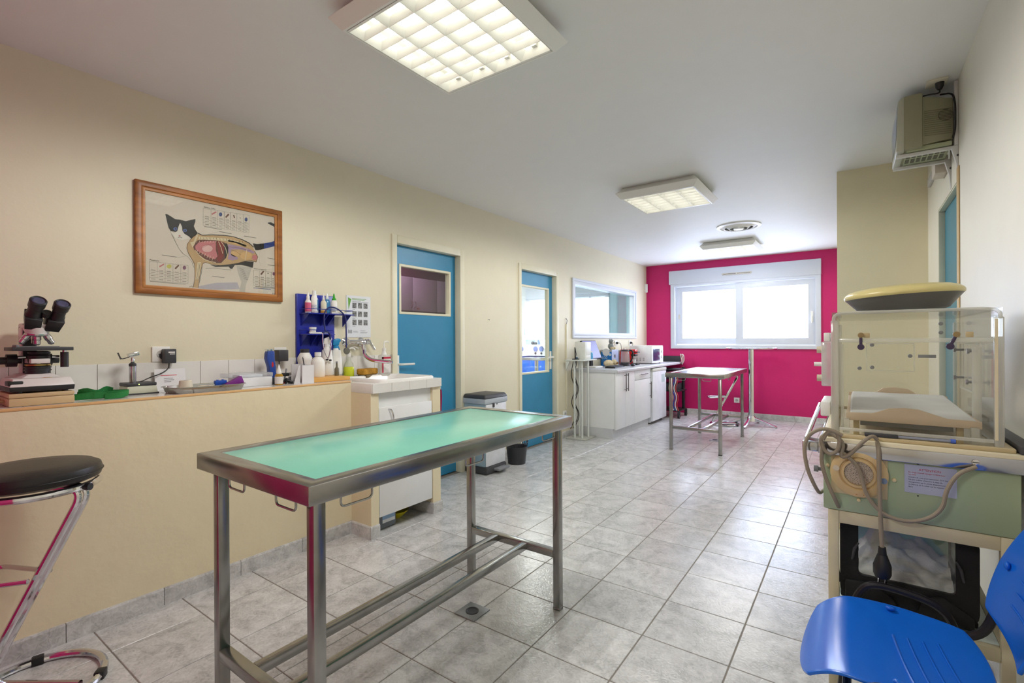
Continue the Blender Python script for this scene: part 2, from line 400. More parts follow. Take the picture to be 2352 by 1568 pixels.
MB().box(XR+.0285, XR+.0291, 3.43, 3.49, 1.83, 1.90).box(XR+.0285, XR+.0291, 3.42, 3.51, 1.70, 1.73).box(XR+.0285, XR+.0291, 3.42, 3.50, 1.65, 1.67).build('print', mat('print_blue', (110, 126, 170), .6), pp, smooth=0)

# ---- interior window in the left wall
w1 = MB().ring(5.625, 7.885, 1.270, 2.070, .03, XL, XL+.022).ring(5.655, 7.855, 1.30, 2.04, (.055, .055, .052, .052), XL-.09, XL+.012).build('window_1', PVC, bevel=.003); struct(w1, 'white framed fixed interior window above the worktop', 'window')
box(XL-.06, XL-.055, 5.705, 7.805, 1.348, 1.992).build('pane', clear('interior_glass', (238, 246, 246), .07), w1, smooth=0)

# ---- wide sliding window with shutter box in the pink wall
w2 = MB().ring(-2.608, -.416, 1.094, 2.215, (.07, .07, .06, .06), YP-.035, YP+.10, 'y').build('window_2', PVC, bevel=.004); struct(w2, 'wide white sliding window with frosted panes in the pink wall', 'window')
box(-2.632, -.412, YP-.05, YP, 2.195, 2.425).build('shutter_box', PVC, w2, bevel=.005)
v = box(-1.77, -1.33, YP-.066, YP-.05, 2.285, 2.318).build('air_inlet', mat('beige_plastic', (214, 208, 196), .5), w2, bevel=.005)
for k in range(2): box(-1.75+k*.21, -1.56+k*.21, YP-.0675, YP-.066, 2.298, 2.304).build('slot', DARK, v, smooth=0)
FROST = glow('frosted_pane', (208, 223, 255), PANE_E, .22)
s1 = MB().ring(-2.525, -1.50, 1.175, 2.145, (.10, .08, .095, .085), YP+.030, YP+.066, 'y').build('sash', PVC, w2, bevel=.004)
box(-2.425, -1.58, YP+.044, YP+.05, 1.27, 2.06).build('pane', FROST, s1, smooth=0)
s2 = MB().ring(-1.575, -.485, 1.160, 2.145, (.112, .095, .105, .085), YP-.012, YP+.026, 'y').build('sash', PVC, w2, bevel=.004)
box(-1.463, -.58, YP+.002, YP+.008, 1.265, 2.06).build('pane', FROST, s2, smooth=0)
MB().box(-.545, -.515, YP-.024, YP-.012, 1.50, 1.66).box(-.54, -.522, YP-.05, YP-.024, 1.56, 1.585).box(-.54, -.522, YP-.06, YP-.048, 1.48, 1.585).build('window_handle', WPLAS, s2, bevel=.004)
box(-2.495, -2.465, YP+.024, YP+.030, 1.60, 1.68).build('pull', mat('beige_plastic', (214, 208, 196)), s1, bevel=.003)

# ================================================================ ROOMS SEEN THROUGH THE GLASS
RX = XL-.10
# room behind the first door
struct(MB().box(-4.62, -4.56, 2.0, 5.0, 0, ZC).box(-4.56, RX, 1.94, 2.0, 0, ZC).box(-3.98, RX, 4.32, 4.38, 0, ZC).box(-4.04, -3.98, 4.32, 4.99, 0, ZC).box(-4.56, -4.04, 4.93, 4.99, 0, ZC).build('wall_side_room', mat('side_room_wall', (140, 84, 116), .6), smooth=0), 'burgundy wall of the side room seen through the first door', 'wall')
struct(MB().box(-4.62, RX, 1.94, 4.38, ZC-.05, ZC+.07).box(-4.62, -3.98, 4.38, 4.99, ZC-.05, ZC+.07).build('ceiling_side_room', CEIL, smooth=0), 'ceiling of the side room behind the first door', 'ceiling')
struct(MB().box(-4.62, RX, 1.94, 4.38, -.1, 0).box(-4.62, -3.98, 4.38, 4.99, -.1, .001).build('floor_side_room', mat('floor_grout2', (150, 146, 140), .5), smooth=0), 'floor of the side room behind the first door', 'floor')
cb = thing('wall_cupboard', 'mauve wall cupboard seen through the window of the first door', 'cupboard', (-4.38, 3.9, 1.58), world=True)
MAUVE = mat('mauve_laminate', (168, 134, 166), .45, var=.03)
box(-4.555, -4.22, 3.1, 4.72, 1.575, 1.99).build('carcass', mat('mauve_dark', (120, 70, 96), .6), cb)
for y0, y1 in ((3.10, 3.496), (3.504, 3.896), (3.904, 4.296), (4.304, 4.71)):
    dd = box(-4.22, -4.20, y0, y1, 1.595, 1.985).build('door', MAUVE, cb, bevel=.002)
for yy in (3.875, 3.925): tube([(-4.2, yy, 1.63), (-4.178, yy, 1.64), (-4.172, yy, 1.67), (-4.178, yy, 1.70), (-4.2, yy, 1.71)], .004).build('handle', mat('mauve_dark', (120, 70, 96)), cb)
MB().cyl((-4.2, 3.97, 1.625), (-4.175, 3.97, 1.625), .006).box(-4.18, -4.172, 3.96, 3.99, 1.615, 1.622).build('key', mat('key_red', (150, 40, 50)), cb)
# room behind the second door and the interior window
RB = mat('side_room_white', (236, 238, 240), .6)
struct(MB().box(-6.1, -6.0, 4.38, YP, 0, ZC).box(-3.975, RX, 4.385, 4.40, 0, ZC).box(-6.0, -4.63, 4.38, 4.42, 0, ZC).box(-4.62, -3.975, 4.995, 5.03, 0, ZC).box(-3.975, -3.96, 4.40, 5.03, 0, ZC).box(-4.66, -4.625, 4.38, 5.03, 0, ZC).build('wall_treatment_room', RB, smooth=0), 'white wall of the room behind the second door', 'wall')
struct(box(-6.1, RX, 4.38, YP, ZC-.03, ZC+.07).build('ceiling_treatment_room', CEIL, smooth=0), 'ceiling of the room behind the interior window', 'ceiling')
struct(box(-6.1, RX, 4.38, YP, -.1, 0).build('floor_treatment_room', mat('floor_side', (176, 186, 196), .4), smooth=0), 'floor of the room behind the interior window', 'floor')
struct(holed(-6.0, -3.80, 0, ZC-.03, [W3], YP-.012, YP-.001, 'y').build('wall_window_side', RB, smooth=0), 'white wall around the bright window of the side room', 'wall')
struct(box(-3.80, RX, YP-.012, YP-.001, 0, ZC-.03).build('wall_turquoise', mat('wall_turquoise', (176, 218, 234), .5), smooth=0), 'pale turquoise wall seen through the interior window', 'wall')
w3 = MB().ring(-5.6, -3.75, .95, 2.15, (.08, .07, .07, .07), YP-.05, YP+.08, 'y').box(-5.6, -3.75, YP-.07, YP-.012, 2.10, 2.32).build('window_3', PVC, bevel=.003); struct(w3, 'bright white window of the room behind the interior window', 'window')
for a, b in ((-5.52, -4.72), (-4.64, -4.18), (-4.14, -3.82)): box(a, b, YP+.02, YP+.026, 1.03, 2.08).build('pane', glow('bright_pane', (226, 236, 255), 1.5), w3, smooth=0)
MB().box(-4.72, -4.64, YP+.0, YP+.05, 1.0, 2.1).box(-4.18, -4.14, YP+.0, YP+.05, 1.0, 2.1).build('mullion', PVC, w3, bevel=.003)
for nm, lc, e in (('side_room_fill', (-3.9, 3.2, ZC-.06), 14), ('treatment_room_fill', (-4.5, 6.4, ZC-.04), 85)):  # unseen fill lights added to brighten the rooms behind the glass
    l = bpy.data.lights.new(nm, 'AREA'); l.energy = e; l.size = .6; l.color = (1, .97, .92)
    lo = bpy.data.objects.new(nm, l); COL.objects.link(lo); lo.location = lc
# ================================================================ CEILING FITTINGS
TUBE = glow('fluorescent_tube', (255, 252, 240), TUBE_E)
LWHITE = mat('louvre_white', (244, 244, 238), .3, var=.01)
HOUS = mat('lamp_housing', (238, 237, 232), .4, var=.01)
def ceiling_lamp(label, x, y):
    t = thing('ceiling_lamp', label, 'ceiling lamp', (x, y, ZC), group='square louvre ceiling lamps')
    q = math.sqrt(2); R45 = rz(PI/4)
    lathe([(r*q, z) for r, z in ((.30, 0), (.345, -.047), (.306, -.094), (.296, -.094), (.296, -.012), (0, -.012))], n=4, M=R45).build('housing', HOUS, t, bevel=.002, smooth=20)
    for k in range(4):
        xx = -.2175+.145*k
        cyl((xx, -.268, -.036), (xx, .268, -.036), .013, n=12).build('fluorescent_tube', TUBE, t)
        for yy in (-.282, .282): box(xx-.012, xx+.012, yy-.013, yy+.013, -.055, -.013).build('lamp_holder', WPLAS, t, bevel=.002)
    for k in range(3):
        xx = -.145+.145*k
        MB().prism([(xx-.022, -.05), (xx+.022, -.05), (xx+.001, -.092), (xx-.001, -.092)], -.294, .294, 'y').build('divider', LWHITE, t, smooth=0)
    for s in (-1, 1): MB().prism([(s*.294, -.05), (s*.276, -.05), (s*.292, -.092), (s*.294, -.092)], -.294, .294, 'y').build('side_reflector', LWHITE, t, smooth=0)
    for k in range(6):
        yy = -.21+.084*k
        MB().prism([(yy-.006, -.056), (yy+.006, -.056), (yy+.0008, -.091), (yy-.0008, -.091)], -.292, .292, 'x').build('blade', LWHITE, t, smooth=0)
    for s in (-1, 1): box(-.29, .29, s*.288-.005, s*.288+.005, -.094, -.013).build('end_plate', LWHITE, t, smooth=0)
    return t
def lamp_light(x, y, k):          # the light the four tubes throw down through the louvre
    for i in (-1, 0, 1):
        for j in (-1, 0, 1):
            l = bpy.data.lights.new('tube_light', 'SPOT'); l.energy = LAMP_W*k; l.color = (1, .988, .958); l.spot_size = math.radians(179); l.spot_blend = .35; l.shadow_soft_size = .0
            lo = bpy.data.objects.new('tube_light', l); COL.objects.link(lo); lo.location = (x+.19*i, y+.19*j, ZC-.10)
lamp = ceiling_lamp('square louvre ceiling lamp nearest the viewer, above the green table', -1.335, 1.465)
dup(lamp, (-1.35, 4.265, ZC), label='square louvre ceiling lamp in the middle of the ceiling')
dup(lamp, (-1.38, 7.14, ZC), label='square louvre ceiling lamp nearest the pink wall, beyond the round air vent')
for _x, _y, _k in ((-1.335, 1.465, 1), (-1.35, 4.265, .9), (-1.38, 7.14, .5)): lamp_light(_x, _y, _k)   # same lamps, far ones turned down so the pink wall is not overlit
dup(lamp, (-1.34, -1.335, ZC), label='assumed square louvre ceiling lamp behind the viewer, unseen and added for its light')  # unseen lamp, assumed and added to brighten surfaces facing the viewer
lamp_light(-1.34, -1.335, 1)  # spots of the added lamp, lighting the room from behind
vt = thing('air_vent', 'round white ceiling air diffuser between the two far lamps', 'air vent', (-1.10, 6.06, ZC))
lathe([(.235, 0), (.235, -.012), (.20, -.020), (.195, -.012), (.195, 0)], n=40).build('rim', WHITE, vt)
lathe([(.195, -.004), (.155, -.03), (.15, -.026), (.185, -.001)], n=40).build('outer_cone', WHITE, vt)
lathe([(.135, -.004), (.10, -.036), (.095, -.032), (.128, -.001)], n=40).build('inner_cone', WHITE, vt)
lathe([(0, -.045), (.05, -.042), (.06, -.03), (0, -.026)], n=32).build('centre_disc', WHITE, vt)
lathe([(0, -.003), (.19, -.003), (.19, -.0005), (0, -.0005)], n=32).build('back', GREY, vt)
for a in range(3): box(-.008, .008, 0, .2, -.012, -.006, rz(a*2*PI/3)).build('spoke', WHITE, vt, smooth=0)

# ================================================================ EXAMINATION TABLES
GREEN = mat('green_laminate', (128, 200, 178), .22, var=.04, scale=5)
def exam_table(label, cx, cy, zt, top, hooks):
    t = thing('examination_table', label, 'table', (cx, cy, 0), group='stainless steel examination tables')
    hx, hy, b = .3125, .6625, .052
    MB().ring(-hx, hx, -hy, hy, b, zt-.05, zt, 'z').build('top_frame', STEEL, t, bevel=.003)
    box(-hx+b-.002, hx-b+.002, -hy+b-.002, hy-b+.002, zt-.02, zt-.003).build('table_top', top, t, bevel=.001)
    i, w = .034, .034
    for sx in (-1, 1):
        for sy in (-1, 1):
            xa, xb = sorted((sx*(hx-i), sx*(hx-i-w))); ya, yb = sorted((sy*(hy-i), sy*(hy-i-w)))
            lg = box(xa, xb, ya, yb, .008, zt-.048).build('leg', STEEL, t, bevel=.0025)
            box(xa-.001, xb+.001, ya-.001, yb+.001, 0, .012).build('foot_cap', BLACK if sx > 0 and sy < 0 and top is not GREEN else STEEL, lg, bevel=.002)
    lo, hi = .238, .272
    for sy in (-1, 1):
        ya, yb = sorted((sy*(hy-i), sy*(hy-i-w))); box(-hx+i+w, hx-i-w, ya, yb, lo, hi).build('cross_bar', STEEL, t, bevel=.0025)
    for xx in (-.085, .085): box(xx-.016, xx+.016, -hy+i+w, hy-i-w, lo+.002, hi-.001).build('long_bar', STEEL, t, bevel=.0025)
    for kind, a, c in hooks:
        P = [(a, zt-.048), (a, zt-.078), (c, zt-.078), (c, zt-.048)]
        if kind == 'end': pts = [(p, -hy+.012, z) for p, z in P]
        else: pts = [(hx-.012, p, z) for p, z in P]
        tube(pts, .0032, n=8, bend=.015).build('leash_hook', STEEL, t)
    return t
exam_table('long stainless steel examination table with a green top in the foreground', -1.3875, 1.3225, .89, GREEN,
           [('end', -.12, -.03), ('end', .14, .235), ('side', -.566, -.467), ('side', -.077, .02), ('side', .42, .52)])
exam_table('plain stainless steel examination table near the pink wall', -1.4475, 6.105, .873, mat('steel_top', (176, 176, 182), .2, 1, var=.08, scale=4),
           [('end', -.19, -.09), ('end', .09, .18), ('side', -.4, -.3)])
for k, (x, y) in enumerate(((-1.434, 1.685), (-1.42, 6.30))):
    dr = thing('floor_drain', ('square steel floor drain under the green table', 'square steel floor drain under the far steel table')[k], 'drain', (x, y, 0), group='floor drains')
    box(-.058, .058, -.058, .058, 0, .006).build('plate', mat('drain_plate', (150, 150, 150), .45, .8), dr, bevel=.002)
    lathe([(.03, .006), (.03, .0085), (.024, .0085), (.022, .0065), (0, .0065)], n=24).build('grate', DARK, dr)

# ================================================================ BAR STOOLS
SKAI = mat('black_leatherette', (40, 38, 38), .38, bump=.1, bscale=120)
def bar_stool(label, x, y, rot):
    t = thing('bar_stool', label, 'stool', (x, y, 0), rot, group='chrome bar stools')
    lathe([(0, .742), (.165, .742), (.186, .752), (.192, .772), (.186, .792), (.168, .802), (.1, .806), (0, .806)], n=40).build('seat', SKAI, t)
    MB().torus((0, 0, .770), .1925, .0022, 40, 6).build('seat_piping', BLACK, t)
    MB().torus((0, 0, .728), .178, .0125, 44, 10).build('seat_ring', CHROME, t)
    cyl((.19, .0, .728), (.205, 0, .728), .013, n=12).build('end_cap', BLACK, t)
    for yy in (-.0145, .0145):      # the two slanting tubes
        tube([(-.05, yy, .728), (.20, yy, .728), (-.19, yy, .014), (.15, yy, .014)], .0125, bend=.075, seg=8).build('slanted_tube', CHROME, t)
    MB().torus((0, 0, .014), .192, .0135, 44, 10).build('base_ring', CHROME, t)
    for a in (.35, 2.3, 4.1, 5.4):
        box(-.018, .018, -.016, .016, 0, .03, Matrix.Translation((.192*math.cos(a), .192*math.sin(a), 0)) @ rz(a+PI/2)).build('floor_glide', BLACK, t, bevel=.004)
    tube([(.02, -.04, .41), (-.23, -.10, .40), (-.23, .10, .40), (.02, .04, .41)], .009, bend=.05).build('footrest', CHROME, t)
    return t
st = bar_stool('chrome bar stool with round black seat at the left edge of the picture', -2.392, .405, math.radians(35.5))
dup(st, (-1.57, 7.56, 0), math.radians(28), 'chrome bar stool half hidden behind the far steel table')

# high bistro table
bt = thing('bistro_table', 'tall round chrome bistro table below the window', 'table', (-1.235, 7.68, 0))
lathe([(0, 1.10), (.31, 1.10), (.33, 1.107), (.334, 1.118), (.325, 1.126), (0, 1.126)], n=48).build('table_top', CHROME, bt)
cyl((0, 0, .09), (0, 0, 1.10), .038, n=24).build('column', CHROME, bt)
lathe([(0, .06), (.065, .065), (.055, .12), (.04, .14), (0, .14)], n=24).build('hub', CHROME, bt)
for k in range(4):
    a = math.radians(-8+90*k); Mk = rz(a)
    MB().prism([(.03, .065), (.03, .12), (.09, .105), (.30, .03), (.335, .018), (.335, .004), (.31, .004), (.08, .06)], -.022, .022, 'y', Mk).build('foot', CHROME, bt, bevel=.006)
    lathe([(0, 0), (.018, 0), (.015, .012), (0, .012)], tuple(Mk @ Vector((.322, 0, 0))), 14).build('glide', BLACK, bt)

# ================================================================ SINK UNIT
XLs = XL+.002
su = thing('sink_unit', 'built-in tiled sink unit with white door next to the first blue door', 'sink', (-2.75, 2.25, 0), world=True)
MB().box(XLs, -2.478, 1.9435, 2.005, 0, .912).build('pier', YCREAM, su)
MB().box(XLs, -2.478, 2.487, 2.565, 0, .912).build('pier', YCREAM, su)
MB().ring(XLs, -2.468, 1.9435, 2.565, (.10, .045, .09, .04), .912, .974, 'z').build('counter', GLAZE, su, bevel=.002)
for a in range(4):
    y0 = 1.946+a*.1545; box(-2.468, -2.461, y0+.001, y0+.1525, .912, .974).build('edge_tile', GLAZE, su, bevel=.0015, seg=1)
bas = MB()
prof = [(.5, .985), (.485, .993), (.455, .993), (.44, .985), (.41, .90), (.36, .87), (0, .865)]
def rr(u, k, hx=.225, hy=.255, n=40):
    a = 2*PI*u/n; c, s_ = math.cos(a), math.sin(a); e = .22
    return (math.copysign(abs(c)**e, c)*hx*k*2, math.copysign(abs(s_)**e, s_)*hy*k*2)
n = 40; vs = []; fs = []
for k, z in prof: vs += [(-2.712+rr(u, k)[0], 2.285+rr(u, k)[1], z) for u in range(n)]
for i in range(len(prof)-1): fs += [(i*n+u, i*n+(u+1) % n, (i+1)*n+(u+1) % n, (i+1)*n+u) for u in range(n)]
fs.append(tuple(range((len(prof)-1)*n, len(prof)*n)))
vs += [(-2.712+rr(u, .5)[0], 2.285+rr(u, .5)[1], .972) for u in range(n)]; b0 = len(prof)*n
fs += [(u, b0+u, b0+(u+1) % n, (u+1) % n) for u in range(n)]
MB()._add(vs, fs).build('basin', mat('sink_ceramic', (240, 238, 234), .1, var=.01), su, smooth=50)
cyl((-2.712, 2.285, .866), (-2.712, 2.285, .870), .022).build('drain', CHROME, su)
box(-2.52, -2.50, 2.005, 2.487, .80, .912).build('fascia', WHITE, su)
cd = box(-2.497, -2.480, 2.012, 2.48, .115, .815).build('door', WHITE, su, bevel=.002)
tube([(-2.480, 2.09, .80), (-2.455, 2.092, .795), (-2.45, 2.10, .765), (-2.455, 2.108, .735), (-2.480, 2.11, .72)], .006, bend=.01).build('handle', CHROME, cd)
box(-3.04, -2.96, 2.005, 2.487, .02, .9).build('back_board', mat('sink_back', (210, 205, 190)), su)
MB().cyl((-2.53, 2.565, .893), (-2.53, 2.60, .893), .008).cyl((-2.53, 2.595, .893), (-2.53, 2.61, .893), .0145).build('towel_peg', FRAME, su)
tw = MB().grid(lambda u, v: (-2.60+.12*u, 2.580+.006*math.sin(9*u)+.004*math.sin(14*v), .885-.5*v), 10, 10).build('towel', mat('towel_magenta', (160, 34, 90), .9, bump=.3, bscale=200), solid=.006)
tag(tw, 'dark pink towel hanging on the side of the sink unit', 'towel')
# things below the sink
cn = thing('canister', 'grey plastic canister with blue label under the sink', 'canister', (-2.60, 2.10, 0), world=True)
box(-2.68, -2.545, 2.045, 2.205, 0, .19).build('body', mat('canister_grey', (112, 118, 126), .4), cn, bevel=.014)
cyl((-2.62, 2.12, .19), (-2.62, 2.12, .215), .022).build('cap', DARK, cn)
lb = box(-2.5455, -2.544, 2.085, 2.19, .04, .15).build('label', mat('label_blue', (150, 182, 216), .5), cn, smooth=0)
box(-2.5443, -2.5435, 2.085, 2.19, .04, .062).build('label_strip', mat('paper_white', (238, 240, 244)), lb, smooth=0)
yd = thing('yellow_dish', 'small yellow plastic dish under the sink', 'dish', (-2.66, 2.30, 0))
lathe([(0, 0), (.04, 0), (.045, .006), (.082, .04), (.088, .05), (.08, .047), (.04, .010), (0, .010)], n=24).build('bowl', mat('yellow_plastic', (216, 204, 40), .4), yd)
wb = thing('white_tub', 'pale translucent tub in the shade under the sink', 'tub', (-2.84, 2.39, 0))
lathe([(0, 0), (.075, 0), (.085, .01), (.092, .13), (.088, .14), (.03, .15), (0, .15)], n=24).build('body', mat('pale_plastic', (206, 214, 212), .4), wb)
MB().torus((0, 0, .142), .088, .005, 28, 6).build('rim', WPLAS, wb)

# ================================================================ BINS BY THE WALL
tb = thing('pedal_bin', 'tall white and grey pedal bin with dark lid between the blue doors', 'bin', (-2.90, 3.62, 0), world=True)
MB().hexa([(-3.03, 3.47, .07), (-2.785, 3.47, .07), (-2.785, 3.775, .07), (-3.03, 3.775, .07)], [(-3.035, 3.455, .66), (-2.775, 3.455, .66), (-2.775, 3.785, .66), (-3.035, 3.785, .66)]).build('body', mat('bin_blue_grey', (150, 172, 184), .35), tb, bevel=.012)
MB().hexa([(-2.786, 3.475, .075), (-2.779, 3.475, .075), (-2.779, 3.77, .075), (-2.786, 3.77, .075)], [(-2.778, 3.462, .65), (-2.768, 3.462, .65), (-2.768, 3.778, .65), (-2.778, 3.778, .65)]).build('front_panel', mat('bin_white', (226, 228, 234), .35), tb, bevel=.003)
MB().box(-3.035, -2.765, 3.465, 3.78, 0, .075).build('base', DARK, tb, bevel=.02)
MB().box(-3.04, -2.765, 3.445, 3.795, .655, .705).build('collar', mat('bin_collar', (176, 184, 192), .35), tb, bevel=.008)
MB().hexa([(-3.04, 3.443, .705), (-2.76, 3.443, .705), (-2.76, 3.797, .705), (-3.04, 3.797, .705)], [(-3.03, 3.46, .742), (-2.78, 3.46, .742), (-2.78, 3.78, .742), (-3.03, 3.78, .742)]).build('lid', DARK, tb, bevel=.012, seg=3)
box(-2.775, -2.70, 3.57, 3.74, .028, .05).build('pedal', GREY, tb, bevel=.006)
MB().box(-2.767, -2.760, 3.56, 3.585, .62, .66).box(-2.767, -2.762, 3.62, 3.63, .64, .652).build('latch', DARK, tb, bevel=.002)
wp = thing('waste_basket', 'dark plastic waste basket with slatted top beside the pedal bin', 'bin', (-2.81, 4.01, 0))
BK = mat('basket_black', (54, 54, 58), .45)
lathe([(0, .0), (.088, 0), (.108, .175), (.104, .175), (.085, .006), (0, .006)], n=28).build('body', BK, wp)
for z, r in ((.215, .113), (.25, .117), (.288, .122)): MB().torus((0, 0, z), r, .004, 32, 6).build('ring', BK, wp)
for k in range(28):
    a = 2*PI*k/28; cyl((.107*math.cos(a), .107*math.sin(a), .17), (.121*math.cos(a), .121*math.sin(a), .288), .0026, n=5).build('slat', BK, wp)
